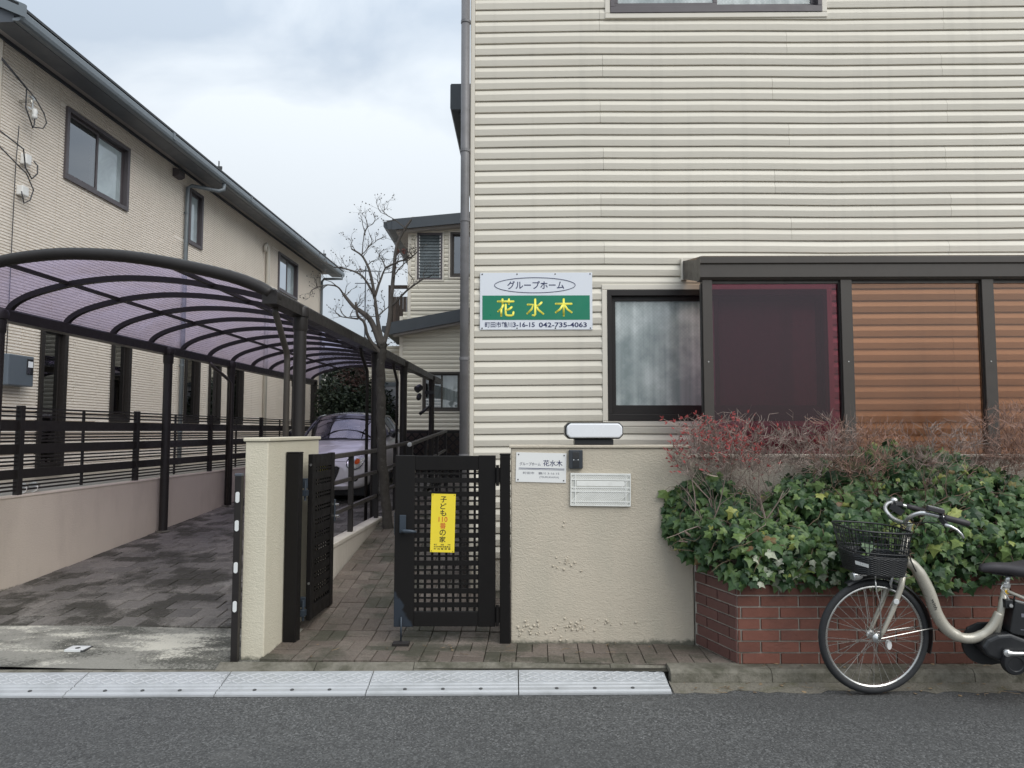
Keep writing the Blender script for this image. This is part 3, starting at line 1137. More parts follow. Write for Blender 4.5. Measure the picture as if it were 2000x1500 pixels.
def gate_leaf(name, label, org, ang, W, zb, zt, sl, sr, rail, fn, worn, share):
    """frame of stiles and rails round a lattice of broad and thin slats over uprights; fn maps (a, b, c) to the leaf's place"""
    T = Thing(name, label, 'gate', org, ang)
    D = 0.035
    T.part('stile', MB(fn).box(0, sl, 0, D, zb, zt), 'gate_worn' if worn else 'gate_paint', bevel=0.004)
    T.part('stile', MB(fn).box(W - sr, W, 0, D, zb, zt), 'gate_paint', bevel=0.004)
    T.part('rail', MB(fn).box(sl + 0.0005, W - sr - 0.0005, 0.002, D - 0.002, zt - rail, zt - 0.003), 'gate_paint', bevel=0.003)
    T.part('rail', MB(fn).box(sl + 0.0005, W - sr - 0.0005, 0.002, D - 0.002, zb + 0.003, zb + rail), 'gate_worn' if worn else 'gate_paint', bevel=0.003)
    i0, i1, k0, k1 = sl, W - sr, zb + rail, zt - rail
    n = 10
    p = (k1 - k0 - 0.02) / n
    wide = p * share
    thin = p * 0.14
    for k in range(n):
        z = k0 + 0.01 + p * (k + 0.18)
        T.part('slat', MB(fn).box(i0, i1, 0.006, 0.016, z, z + wide), 'gate_paint')
        z2 = z + wide + (p - wide) * 0.5
        if k < n - 1 or True:
            T.part('slat', MB(fn).box(i0, i1, 0.008, 0.014, z2 - thin / 2, z2 + thin / 2), 'gate_paint')
    m = max(3, round((i1 - i0) / 0.047))
    for k in range(m):
        a = i0 + (i1 - i0) * (k + 0.5) / m
        T.part('upright', MB(fn).box(a - 0.008, a + 0.008, 0.017, 0.027, k0, k1), 'gate_paint')
    return T


X0 = -0.793
g = gate_leaf('gate_leaf', 'closed black lattice gate leaf bearing the yellow notice', (X0 + 0.34, GY, 0.19), 0, 0.682, 0.192, 1.335, 0.134, 0.118, 0.100,
              lambda a, b, c: (X0 + a, GY - 0.02 + b, c), True, 0.36)
hb = MB().box(X0 + 0.035, X0 + 0.078, GY - 0.034, GY - 0.0205, 0.815, 0.935)
g.part('handle_plate', hb, 'hardware', bevel=0.003)
g.part('handle', MB().tube([(X0 + 0.058, GY - 0.034, 0.832), (X0 + 0.058, GY - 0.062, 0.832), (X0 + 0.075, GY - 0.068, 0.833), (X0 + 0.115, GY - 0.068, 0.831), (X0 + 0.155, GY - 0.066, 0.828)],
                           [0.011, 0.012, 0.014, 0.013, 0.008], 8), 'hardware', smooth=True)
g.part('drop_bolt', MB().tube([(X0 + 0.052, GY - 0.03, 0.26), (X0 + 0.052, GY - 0.03, 0.105)], 0.006, 8), 'hardware', smooth=True)
g.part('latch', MB().box(X0 - 0.004, X0 - 0.0005, GY - 0.012, GY + 0.01, 0.80, 0.95), 'hardware')
for z in (1.20, 0.27):
    g.part('hinge', MB().box(X0 + 0.6825, X0 + 0.714, GY - 0.02, GY + 0.012, z - 0.05, z + 0.05).tube([(X0 + 0.695, GY - 0.03, z - 0.07), (X0 + 0.695, GY - 0.03, z + 0.07)], 0.010, 8), 'gate_paint')

U0, V0 = -1.632, 5.02
g2 = gate_leaf('gate_leaf', 'narrow black gate leaf standing open along the path wall', (U0, V0, 0.18), LOT, 0.50, 0.175, 1.335, 0.075, 0.075, 0.095,
               lambda a, b, c: (U0 + 0.035 - b + (a * 0.03), V0 + a, c), False, 0.56)
for z in (1.13, 0.30):
    g2.part('hinge', MB().box(U0 - 0.042, U0 - 0.0005, V0 - 0.002, V0 + 0.03, z - 0.035, z + 0.035), 'hardware', bevel=0.003)
    g2.part('hinge_pin', MB().box(U0 - 0.055, U0 + 0.01, V0 - 0.055, V0 - 0.003, z - 0.085, z - 0.045).tube([(U0 - 0.01, V0 - 0.02, z - 0.12), (U0 - 0.01, V0 - 0.02, z + 0.02)], 0.009, 8), 'hardware')
    g2.part('screw', MB().lathe([(0, 0.009), (0.004, 0.008)], (U0 + 0.02, V0 - 0.0005, z + 0.13), (0, -1, 0), 10), 'steel')
g2.part('lock_case', MB().box(U0 + 0.012, U0 + 0.055, V0 + 0.5005, V0 + 0.53, 0.80, 0.97), 'hardware', bevel=0.003)
g2.part('lock_bolt', MB().tube([(U0 + 0.055, V0 + 0.515, 0.84), (U0 + 0.085, V0 + 0.515, 0.84)], 0.010, 8).tube([(U0 + 0.055, V0 + 0.515, 0.93), (U0 + 0.08, V0 + 0.515, 0.93)], 0.008, 8), 'steel')
# receiver for the drop bolt
single('bolt_receiver', MB().box(X0 + 0.0, X0 + 0.11, GY - 0.075, GY - 0.01, 0.070, 0.100), 'bronze_dark', 'small dark bolt receiver on the pavers under the gate', 'floor bolt', (X0 + 0.05, GY, 0.08), bevel=0.003)

# yellow notice tied to the lattice
NX, NZ = -0.4655, 0.882
T = Thing('notice_plate', 'tall yellow notice plate with black and red lettering on the gate', 'notice', (NX, GY - 0.035, NZ))
yy = GY - 0.031
T.part('plate', MB().box(NX - 0.0815, NX + 0.0815, yy, yy + 0.002, NZ - 0.195, NZ + 0.195), 'notice_yellow')
h_ = 0.046
zt = NZ + 0.178
for ch, mm in (('子', 'ink_black'), ('ど', 'ink_black'), ('も', 'ink_black'), ('110', 'ink_red'), ('番', 'ink_red'), ('の', 'ink_black'), ('家', 'ink_black')):
    hh = 0.034 if ch == '110' else 0.040
    w = 0.030 if ch == '110' else 0.021
    T.part('lettering', text_mb(ch, NX - w, NX + w, zt - hh, zt, yy - 0.0006, 0.014), mm, recalc=False)
    zt -= hh + 0.0055
zt = NZ - 0.139
for s, w in (('町　田　市', 0.056), ('町田市教育委員会', 0.056), ('町 田 警 察 署', 0.056)):
    T.part('lettering', text_mb(s, NX - w, NX + w, zt - 0.0105, zt, yy - 0.0006, 0.012), 'ink_black', recalc=False)
    zt -= 0.0140
for dx, dz in ((-0.072, 0.187), (0.072, 0.187), (-0.072, -0.187), (0.072, -0.187)):
    T.part('eyelet', MB().lathe([(0, 0.003), (0.001, 0.003)], (NX + dx, yy - 0.0005, NZ + dz), (0, -1, 0), 8), 'ink_black')
T.o.rotation_euler = (0, R(1.2), 0)

# ------------------------------------------------------------------ stucco wall and its fittings
WY = 4.862
T = Thing('stucco_wall', 'beige stucco front wall carrying nameplate, intercom and letter slot', 'wall', (0.6, 4.93, 0.08))
T.part('body', MB().box(-0.008, 1.225, WY, 5.02, 0.05, 1.383), 'stucco', bevel=0.008)
T.part('coping', MB().box(-0.022, 1.225, WY - 0.012, 5.032, 1.3835, 1.405), 'stucco', bevel=0.007)
rb_ = random.Random(3)
bl = MB()
for cx, cz, n, sx, sz in ((0.37, 0.62, 14, 0.05, 0.025), (0.14, 0.17, 40, 0.11, 0.035), (0.46, 0.20, 26, 0.07, 0.03), (0.32, 0.88, 2, 0.02, 0.01), (0.70, 0.20, 6, 0.10, 0.02)):
    for _ in range(n):
        x, z, r = rb_.gauss(cx, sx), rb_.gauss(cz, sz), rb_.uniform(0.004, 0.011)
        if 0.02 < x < 1.2 and z > 0.1:
            bl.lathe([(-0.001, r), (r * 0.5, r * 0.8), (r * 0.8, r * 0.3)], (x, WY - 0.0005, z), (rb_.uniform(-0.1, 0.1), -1, 0.1), 7)
o = T.part('paint_blisters', bl, 'stucco', smooth=True, label='blistered paint low on the wall')
o['kind'] = 'stuff'

# the wall behind the planter
T = Thing('planter_back_wall', 'lower stucco wall behind the bare shrubs and ivy', 'wall', (2.9, 4.98, 0.08))
T.part('body', MB().box(1.2255, 6.5, 4.93, 5.05, 0.05, 1.315), 'stucco_rear', bevel=0.006)
T.part('coping', MB().box(1.2255, 6.5, 4.915, 5.06, 1.3155, 1.338), 'stucco_rear', bevel=0.006)

# nameplate
y0 = WY - 0.006
nx, nz = 0.198, 1.253
T = Thing('nameplate', 'white nameplate with blue lettering on the stucco wall', 'nameplate', (nx, WY, nz))
T.part('plate', MB().box(nx - 0.171, nx + 0.171, y0, y0 + 0.006, nz - 0.100, nz + 0.100), 'white_plastic')
T.part('lettering', text_mb('グループホーム', nx - 0.147, nx - 0.004, nz + 0.011, nz + 0.034, y0 - 0.0006, 0.018), 'ink_grey', recalc=False)
T.part('lettering', text_mb('花水木', nx + 0.013, nx + 0.145, nz + 0.010, nz + 0.052, y0 - 0.0006, 0.012), 'ink_navy', recalc=False)
T.part('rule', MB().box(nx - 0.152, nx + 0.158, y0 - 0.0012, y0 - 0.0002, nz - 0.0085, nz - 0.0045).box(nx - 0.152, nx + 0.158, y0 - 0.0010, y0 - 0.0002, nz - 0.0155, nz - 0.0135), 'ink_navy')
T.part('lettering', text_mb('町田市　鶴川 3-16-15', nx - 0.122, nx + 0.124, nz - 0.047, nz - 0.030, y0 - 0.0006, 0.006), 'ink_grey', recalc=False)
T.part('lettering', text_mb('(TSURUKAWA)', nx - 0.010, nx + 0.122, nz - 0.074, nz - 0.058, y0 - 0.0006, 0.004), 'ink_grey', recalc=False)
for dx, dz in ((-0.155, 0.085), (0.155, 0.085), (-0.155, -0.085), (0.155, -0.085)):
    T.part('screw', MB().lathe([(0, 0.005), (0.003, 0.004)], (nx + dx, y0, nz + dz), (0, -1, 0), 10), 'bolt')
T.o.rotation_euler = (0, R(1.4), 0)

# intercom
ix, iz = 0.433, 1.309
T = Thing('intercom', 'small black intercom above the letter slot', 'intercom', (ix, WY, iz))
T.part('case', MB().box(ix - 0.047, ix + 0.047, WY - 0.030, WY - 0.0005, iz - 0.064, iz + 0.064), 'intercom', bevel=0.006)
T.part('screen', MB().box(ix - 0.022, ix + 0.022, WY - 0.0325, WY - 0.0303, iz + 0.003, iz + 0.050), 'car_black', bevel=0.002)
T.part('button', MB().box(ix - 0.022, ix + 0.022, WY - 0.0335, WY - 0.0303, iz - 0.052, iz - 0.008), 'black_plastic', bevel=0.003)
for dx in (-0.015, 0.015):
    T.part('light', MB().lathe([(0, 0.004), (0.003, 0.003)], (ix + dx, WY - 0.0303, iz - 0.003), (0, -1, 0), 8), 'reflector')

# letter slot
mx_, mz = 0.600, 1.104
T = Thing('letter_slot', 'white ribbed letter slot set in the stucco wall', 'letter slot', (mx_, WY, mz))
W2, H2 = 0.205, 0.111
ya = WY - 0.012
T.part('plate', MB().box(mx_ - W2, mx_ + W2, ya, WY - 0.0005, mz - H2, mz + H2), 'mailbox_groove_shade', bevel=0.003)
fr = MB()
for z0, z1 in ((H2 - 0.013, H2 - 0.001), (0.063, 0.072), (0.010, 0.018), (-0.016, -0.008), (-0.084, -0.076), (-H2 + 0.001, -H2 + 0.008)):
    fr.box(mx_ - W2 + 0.002, mx_ + W2 - 0.002, ya - 0.005, ya - 0.0003, mz + z0, mz + z1)
for x0, x1 in ((-W2 + 0.001, -W2 + 0.008), (-0.174, -0.168), (0.168, 0.174), (W2 - 0.008, W2 - 0.001)):
    fr.box(mx_ + x0, mx_ + x1, ya - 0.0058, ya - 0.0003, mz - H2 + 0.002, mz + H2 - 0.002)
T.part('border', fr, 'mailbox')
rib = MB()
for z0, z1 in ((0.073, H2 - 0.014), (-0.007, 0.009), (-0.075, -0.017), (-H2 + 0.009, -0.085), (0.019, 0.062)):
    k = -W2 + 0.012
    hgt = z1 - z0
    while k + hgt < W2 - 0.008:
        skip = z0 == 0.019 and -0.18 < k + 0.03 < 0.165
        if not skip:
            rib.bar((mx_ + k, ya - 0.0018, mz + z0), (mx_ + k + hgt, ya - 0.0018, mz + z1), 0.005, 0.003, (0, 1, 0))
        k += 0.0125
T.part('rib', rib, 'mailbox', kind='stuff')
T.part('flap', MB().box(mx_ - 0.163, mx_ + 0.163, ya - 0.004, ya - 0.0003, mz + 0.023, mz + 0.058), 'mailbox', bevel=0.002)
T.part('flap_gap', MB().box(mx_ - 0.167, mx_ + 0.167, ya - 0.0015, ya - 0.0002, mz + 0.0195, mz + 0.0625), 'mailbox_groove_shade')
T.o.rotation_euler = (0, R(0.7), 0)

# lamp on the coping
lx, lz, ly = 0.563, 1.405, 4.94
T = Thing('wall_lamp', 'white gate lamp with black rim on top of the stucco wall', 'lamp', (lx, ly, lz))
T.part('base', MB().box(lx - 0.133, lx + 0.133, ly - 0.055, ly + 0.055, lz + 0.0005, lz + 0.040), 'black_plastic', bevel=0.005)


def oct_(w, h, c):
    return [(-w + c, -h), (w - c, -h), (w, -h + c), (w, h - c), (w - c, h), (-w + c, h), (-w, h - c), (-w, -h + c)]


zc = lz + 0.098
T.part('rim', MB().prism([(lx + a, zc + b) for a, b in oct_(0.199, 0.057, 0.026)], ly - 0.062, ly + 0.06, 'y'), 'black_plastic', bevel=0.004)
T.part('diffuser', MB().prism([(lx + a, zc + b) for a, b in oct_(0.190, 0.049, 0.023)], ly - 0.092, ly - 0.0625, 'y'), 'lamp_white', bevel=0.009, seg=3)

# ------------------------------------------------------------------ brick planter
T = Thing('brick_planter', 'red brick tile planter with a slanted corner under the ivy', 'planter', (2.8, 4.6, 0.08))
PZ0, PZ1 = 0.086, 0.655
CA, CB = (1.227, 4.845), (1.374, 4.425)
body = MB()
poly = [(CA[0] + 0.004, CA[1] + 0.02), (CB[0] + 0.004, CB[1] + 0.006), (4.85, 4.431), (4.85, 4.91), (CA[0] + 0.004, 4.91)]
body.prism(poly, PZ0 - 0.05, PZ1 - 0.02, 'z')
T.part('grout_bed', body, 'grout')
T.part('soil', MB().prism([(1.30, 4.84), (1.42, 4.47), (4.83, 4.47), (4.83, 4.90), (1.30, 4.90)], PZ1 - 0.02, PZ1 + 0.02, 'z'), 'earth')
TL, TH, TG = 0.227, 0.060, 0.0085
rt = random.Random(6)
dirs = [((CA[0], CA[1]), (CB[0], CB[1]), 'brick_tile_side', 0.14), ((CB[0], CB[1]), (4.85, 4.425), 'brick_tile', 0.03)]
for A_, B_, mm, o0 in dirs:
    A_, B_ = Vector((A_[0], A_[1], 0)), Vector((B_[0], B_[1], 0))
    d = (B_ - A_)
    L = d.length
    d.normalize()
    nrm = Vector((d.y, -d.x, 0))
    z = PZ0 + 0.002
    r = 0
    while z + TH * 0.5 < PZ1:
        zt = min(z + TH, PZ1)
        s = o0 - (TL + TG) * (1 + 0.5 * (r % 2))
        while s < L:
            a, b = max(s, 0.006), min(s + TL, L - 0.005)
            if b - a > 0.012:
                mb = MB()
                pr = rt.uniform(-0.0008, 0.0012)
                pts = []
                for (q, zz_) in ((a, z), (b, z), (b, zt), (a, zt)):
                    pts.append(A_ + d * q + nrm * (-0.006) + Vector((0, 0, zz_)))
                c_ = 0.0022
                for (q, zz_) in ((a + c_, z + c_), (b - c_, z + c_), (b - c_, zt - c_), (a + c_, zt - c_)):
                    pts.append(A_ + d * q + nrm * (0.0035 + pr) + Vector((0, 0, zz_)))
                mb.add(pts, [(4, 5, 6, 7), (0, 1, 5, 4), (1, 2, 6, 5), (2, 3, 7, 6), (3, 0, 4, 7)])
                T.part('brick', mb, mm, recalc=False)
            s += TL + TG
        z += TH + TG
        r += 1

# ------------------------------------------------------------------ main house
HV = 5.915
hx = lambda X: X - 0.072
HL, HR = hx(-0.352), 7.4
T = Thing('siding_house', 'cream horizontal siding house with bronze windows', 'house', (2.4, HV, 0.1), HSE)
HOUSE = T
WIN = (hx(0.797), hx(2.622), 1.585, 2.680)
UPW = (hx(0.845), hx(2.655), 5.085, 6.1)
TR = 0.045
holes = [(WIN[0] - TR + 0.008, WIN[1] + TR - 0.008, WIN[2] - TR + 0.008, WIN[3] + TR - 0.008), (UPW[0] - TR + 0.008, UPW[1] + TR - 0.008, UPW[2] - TR + 0.008, UPW[3] + TR - 0.008)]


def house_joints(row):
    k = row % 4
    return {0: [hx(0.776), hx(3.66)], 1: [hx(2.35)], 2: [hx(0.752), hx(3.69)], 3: [hx(2.22), hx(5.1)]}[k]


wav = lambda x: 0.006 * math.sin(x * 1.35 + 0.6) + 0.0022 * math.sin(x * 4.1)
siding(T, HL + 0.035, HR, 0.452, 6.55, HV, holes, house_joints, 'siding', wav)
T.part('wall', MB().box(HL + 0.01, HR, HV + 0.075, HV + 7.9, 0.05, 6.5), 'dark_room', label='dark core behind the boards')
# sheathing between boards and core, with the openings left free
sh = MB()
for a, b, c, d in sub_rects((HL + 0.012, HR, 0.1, 6.5), [(WIN[0] - 0.002, WIN[1] + 0.002, WIN[2] - 0.002, WIN[3] + 0.002), (UPW[0] - 0.002, UPW[1] + 0.002, UPW[2] - 0.002, UPW[3] + 0.002)]):
    sh.box(a, b, HV + 0.006, HV + 0.074, c, d)
T.part('sheathing', sh, 'siding_trim')
T.part('corner_trim', MB().box(HL, HL + 0.034, HV - 0.024, HV + 0.03, 0.42, 6.55).box(HL - 0.004, HL - 0.0005, HV - 0.02, HV + 0.08, 0.42, 6.55), 'siding_trim', bevel=0.003)
T.part('side_wall', MB().box(HL - 0.002, HL + 0.0095, HV + 0.081, HV + 8.0, 0.1, 6.55), 'siding_trim')
T.part('footing', MB().box(HL + 0.012, HR, HV + 0.0, HV + 0.005, 0.05, 0.45), 'stucco_rear')
fnh = lambda a, b, c: (a, HV - b, c)
for wdw in (WIN, UPW):
    a0, a1, c0, c1 = wdw
    tr = MB(fnh)
    for r in ((a0 - TR, a1 + TR, c0 - TR, c0 - 0.001), (a0 - TR, a1 + TR, c1 + 0.001, c1 + TR), (a0 - TR, a0 - 0.001, c0, c1), (a1 + 0.001, a1 + TR, c0, c1)):
        tr.box(r[0], r[1], 0.0, 0.026, r[2], r[3])
    T.part('window_trim', tr, 'siding_trim', bevel=0.004)


def house_window(wdw, gm, fm, curt, sash_low=0.075):
    a0, a1, c0, c1 = wdw
    fb = MB(fnh)
    fw = 0.05
    for r in ((a0, a1, c0, c0 + 0.055), (a0, a1, c1 - fw, c1), (a0, a0 + 0.035, c0 + 0.055, c1 - fw), (a1 - 0.035, a1, c0 + 0.055, c1 - fw)):
        fb.box(r[0], r[1], -0.05, 0.032, r[2], r[3])
    w = T.part('window', fb, fm, bevel=0.003)
    i0, i1, k0, k1 = a0 + 0.035, a1 - 0.035, c0 + 0.055, c1 - fw
    mid = (i0 + i1) / 2
    for (s0, s1, b), gmm in zip(((i0, mid + 0.02, -0.004), (mid - 0.02, i1, -0.030)), gm):
        sb = MB(fnh)
        for r in ((s0, s1, k0, k0 + sash_low), (s0, s1, k1 - 0.04, k1), (s0, s0 + 0.035, k0 + sash_low, k1 - 0.04), (s1 - 0.035, s1, k0 + sash_low, k1 - 0.04)):
            sb.box(r[0], r[1], b - 0.020, b, r[2], r[3])
        T.part('sash', sb, fm, w, bevel=0.002)
        T.part('pane', MB(fnh).add([(s0 + 0.035, b - 0.012, k0 + sash_low), (s1 - 0.035, b - 0.012, k0 + sash_low), (s1 - 0.035, b - 0.012, k1 - 0.04), (s0 + 0.035, b - 0.012, k1 - 0.04)], [(0, 1, 2, 3)]), gmm, w)
    for q0, q1 in curt:
        cb = MB(fnh)
        n = max(6, int((q1 - q0) / 0.016))
        cb.grid([[(q0 + (q1 - q0) * i / n, -0.062 + 0.005 * math.sin(i * 1.1) + 0.003 * math.sin(i * 0.43), zc_) for i in range(n + 1)] for zc_ in (k0 + 0.01, (k0 + k1) / 2, k1 - 0.02)])
        T.part('curtain', cb, 'curtain', w, smooth=True)
    return w


house_window(WIN, ('glass_wired', 'glass_plain'), 'bronze_dark', [(WIN[0] + 0.05, WIN[0] + 0.84), (WIN[0] + 0.90, WIN[1] - 0.06)])
house_window(UPW, ('glass_wired', 'glass_wired'), 'frame_purple', [(UPW[0] + 0.05, UPW[1] - 0.05)], 0.05)
# downpipe down the corner
px_ = HL - 0.044
dp = T.part('downpipe', MB().tube([(px_ - 0.002, HV - 0.045, 6.6), (px_, HV - 0.045, 0.1)], 0.037, 16), 'pipe_grey', smooth=True)
for z in (5.0, 3.87, 3.27, 2.10, 1.30):
    T.part('pipe_clip', MB().tube([(px_, HV - 0.045, z - 0.012), (px_, HV - 0.045, z + 0.012)], 0.042, 16).box(px_, HL - 0.001, HV - 0.052, HV - 0.038, z - 0.008, z + 0.008), 'pipe_grey', dp)
# roof over all, side eave and its box gutter seen past the downpipe
rf = T.part('roof', MB().prism([(HL - 0.03, 6.56), (HR + 0.6, 6.56), (HR + 0.6, 6.72), (2.4, 8.3), (HL - 0.03, 6.72)], HV - 0.45, HV + 8.4, 'y'), 'roof_dark')
T.part('side_gutter', MB().prism([(HL - 0.345, 5.285), (HL - 0.335, 5.303), (HL - 0.003, 5.303), (HL - 0.003, 5.014), (HL - 0.33, 5.014), (HL - 0.345, 5.03)], 7.55, 13.5, 'y'), 'slate_metal')
T.part('side_soffit', MB().box(HL - 0.25, HL - 0.003, 7.62, 13.5, 4.985, 5.0135), 'gutter_dark')

# sign board on the siding; the three large characters are brush-like round strokes in a unit square
GLYPH = {
    '花': [[(0.06, 0.84), (0.94, 0.84)], [(0.32, 0.96), (0.32, 0.70)], [(0.68, 0.96), (0.68, 0.70)],
          [(0.36, 0.64), (0.28, 0.46), (0.08, 0.28)], [(0.25, 0.42), (0.25, 0.04)],
          [(0.84, 0.52), (0.72, 0.42), (0.50, 0.32)], [(0.50, 0.66), (0.50, 0.16), (0.53, 0.08), (0.62, 0.05), (0.84, 0.05), (0.92, 0.09), (0.94, 0.24)]],
    '水': [[(0.50, 0.95), (0.50, 0.10), (0.46, 0.05), (0.36, 0.06)], [(0.08, 0.66), (0.38, 0.66), (0.30, 0.40), (0.06, 0.16)],
          [(0.86, 0.78), (0.74, 0.66), (0.58, 0.54)], [(0.54, 0.62), (0.66, 0.38), (0.95, 0.14)]],
    '木': [[(0.06, 0.70), (0.94, 0.70)], [(0.50, 0.96), (0.50, 0.04)], [(0.46, 0.66), (0.30, 0.40), (0.06, 0.22)], [(0.54, 0.66), (0.70, 0.40), (0.94, 0.22)]]}
sx0, sx1, sz0, sz1 = hx(-0.268), hx(0.672), 2.345, 2.826
sy = HV - 0.030
T = Thing('sign_board', 'large white and green sign board screwed to the cream siding', 'sign', ((sx0 + sx1) / 2, sy, sz0), HSE)
T.part('board', MB().box(sx0, sx1, sy, sy + 0.010, sz0, sz1), 'sign_white', bevel=0.001)
gx0, gx1 = sx0 + 0.020, sx1 - 0.022
T.part('green_band', MB().box(gx0, gx1, sy - 0.0012, sy - 0.0002, sz0 + 0.082, sz0 + 0.288), 'sign_green')
ex, ez = (sx0 + sx1) / 2 - 0.01, sz0 + 0.375
T.part('ellipse_ring', MB().tube([(ex + 0.338 * math.cos(R(5 * k)), sy - 0.0012, ez + 0.064 * math.sin(R(5 * k))) for k in range(72)], 0.0028, 4, closed=True), 'ink_navy')
T.part('lettering', text_mb('グループホーム', ex - 0.232, ex + 0.245, ez - 0.034, ez + 0.036, sy - 0.0012, 0.012), 'ink_navy', recalc=False)
for ch, cx in (('花', ex - 0.245), ('水', ex + 0.002), ('木', ex + 0.240)):
    gb = MB(lambda x, y, z, cx=cx: (cx + (x - 0.5) * 0.148, sy - 0.0016 + y * 0.02, sz0 + 0.186 + (z - 0.5) * 0.150))
    for st_ in GLYPH[ch]:
        gb.tube([(x, 0, z) for x, z in st_], 0.060, 10, flat=(0, 1, 0))
        for x, z in (st_[0], st_[-1]):
            gb.lathe([(-0.06, 0.001), (-0.042, 0.042), (0, 0.0595), (0.042, 0.042), (0.06, 0.001)], (x, 0, z), (0, 1, 0), 12)
    T.part('lettering', gb, 'sign_yellow', smooth=True)
T.part('lettering', text_mb('町田市鶴川', sx0 + 0.042, sx0 + 0.270, sz0 + 0.018, sz0 + 0.066, sy - 0.0012, 0.011), 'ink_navy', recalc=False)
T.part('lettering', text_mb('3-16-15', sx0 + 0.276, sx0 + 0.458, sz0 + 0.021, sz0 + 0.062, sy - 0.0012, 0.020), 'ink_navy', recalc=False)
T.part('lettering', text_mb('042-735-4063', sx0 + 0.492, sx1 - 0.048, sz0 + 0.019, sz0 + 0.061, sy - 0.0012, 0.020), 'ink_navy', recalc=False)
for q in (0.018, 0.31, 0.63, 0.922):
    for z in (sz0 + 0.012, sz1 - 0.012):
        T.part('screw', MB().lathe([(0, 0.0065), (0.003, 0.005)], (sx0 + q, sy, z), (0, -1, 0), 8), 'bolt')

# ------------------------------------------------------------------ lean-to with tinted screens
SV = 5.365
q0 = hx(1.447)
T = Thing('screen_lean_to', 'bronze lean-to with tinted screens against the siding', 'lean-to', (2.9, SV, 0.1), HSE)
bt = MB()
bt.prism([(SV - 0.035, 2.642), (SV - 0.055, 2.66), (SV - 0.055, 2.755), (SV - 0.068, 2.765), (SV - 0.068, 2.808), (SV - 0.05, 2.820), (SV + 0.05, 2.822), (SV + 0.05, 2.642)], q0 - 0.02, HR, 'x')
T.part('front_beam', bt, 'bronze')
T.part('end_beam', MB().add([(q0 - 0.018, SV + 0.051, 2.65), (q0 - 0.018, HV - 0.022, 2.77), (q0 - 0.018, HV - 0.022, 2.925), (q0 - 0.018, SV + 0.051, 2.818),
                             (q0 + 0.02, SV + 0.051, 2.65), (q0 + 0.02, HV - 0.022, 2.77), (q0 + 0.02, HV - 0.022, 2.925), (q0 + 0.02, SV + 0.051, 2.818)],
                            [(0, 1, 2, 3), (4, 7, 6, 5), (0, 3, 7, 4), (1, 5, 6, 2), (3, 2, 6, 7), (0, 4, 5, 1)]), 'bronze')
T.part('wall_flashing', MB().box(q0 - 0.035, q0 - 0.019, HV - 0.055, HV - 0.02, 2.755, 2.94), 'siding_trim', bevel=0.002)
T.part('roof_sheet', MB().add([(q0, SV - 0.05, 2.823), (HR, SV - 0.05, 2.823), (HR, HV - 0.02, 2.925), (q0, HV - 0.02, 2.925)], [(0, 1, 2, 3)]), 'screen_amber')
T.part('head_rail', MB().box(q0 + 0.075, HR, SV - 0.012, SV + 0.02, 2.618, 2.6415), 'bronze')
posts = [(q0, q0 + 0.074), (hx(2.487), hx(2.487) + 0.085), (hx(3.545), hx(3.545) + 0.088), (hx(4.62), hx(4.62) + 0.088), (hx(5.69), hx(5.69) + 0.088)]
for a, b in posts:
    p_ = T.part('post', MB().box(a, b, SV - 0.035, SV + 0.035, 0.10, 2.6415), 'bronze', bevel=0.003)
    T.part('screw', MB().lathe([(0, 0.006), (0.003, 0.005)], ((a + b) / 2, SV - 0.035, 2.02), (0, -1, 0), 8), 'steel', p_)
    T.part('channel', MB().box(a - 0.009, a - 0.0005, SV - 0.02, SV + 0.02, 0.6, 2.617), 'bronze_dark', p_)
gl = ['wine-tinted see-through screen panel', 'amber see-through screen panel between two posts', 'amber see-through screen panel beside the photo edge', 'amber see-through screen panel at the lean-to end']
for k, (a, b, mm) in enumerate(((posts[0][1], posts[1][0], 'screen_wine'), (posts[1][1], posts[2][0], 'screen_amber'), (posts[2][1], posts[3][0], 'screen_amber'), (posts[3][1], posts[4][0], 'screen_amber'))):
    T.part('screen_panel', MB().box(a + 0.001, b - 0.010, SV + 0.004, SV + 0.007, 0.62, 2.6175), mm, label=gl[k])
T.part('bottom_rail', MB().box(q0 + 0.075, HR, SV - 0.012, SV + 0.02, 0.585, 0.6195), 'bronze')

# ------------------------------------------------------------------ rear wing
RY = 16.0
T = Thing('rear_house', 'cream siding rear wing with dark sloping roofs behind the tree', 'house', (-1.2, RY, 0.7))
LW = (-2.02, -1.16, 1.945, 2.832)
JW = (-2.168, -1.588, 4.94, 6.03)
SW = (-1.41, -0.85, 5.0, 6.04)
hl = [(LW[0] - 0.04, LW[1] + 0.04, LW[2] - 0.04, LW[3] + 0.02), (JW[0] - 0.04, JW[1] + 0.04, JW[2] - 0.04, JW[3] + 0.04), (SW[0] - 0.04, SW[1] + 0.04, SW[2] - 0.05, SW[3] + 0.04)]
nj = lambda r: []
siding(T, -2.475, 0.3, 0.98, 4.2, RY, hl, nj, 'siding_rear')
siding(T, -2.30, 0.3, 4.235, 6.4, RY, hl, nj, 'siding_rear')
core = MB()
for a, b, c, d in sub_rects((-2.53, 0.3, 0.6, 4.1), [LW]) + sub_rects((-2.36, 0.3, 4.1, 6.3), [JW, SW]):
    core.box(a, b, RY + 0.005, RY + 0.2, c, d)
T.part('wall', core, 'siding_trim')
T.part('wall', MB().box(-2.53, 0.3, RY + 0.45, RY + 5, 0.6, 4.1).box(-2.36, 0.3, RY + 0.45, RY + 5, 4.1, 6.3), 'siding_trim')
T.part('corner_trim', MB().box(-2.55, -2.476, RY - 0.022, RY + 5, 0.9, 4.1), 'siding_trim')
T.part('corner_trim', MB().box(-2.375, -2.301, RY - 0.022, RY + 5, 3.9, 6.3), 'siding_trim')
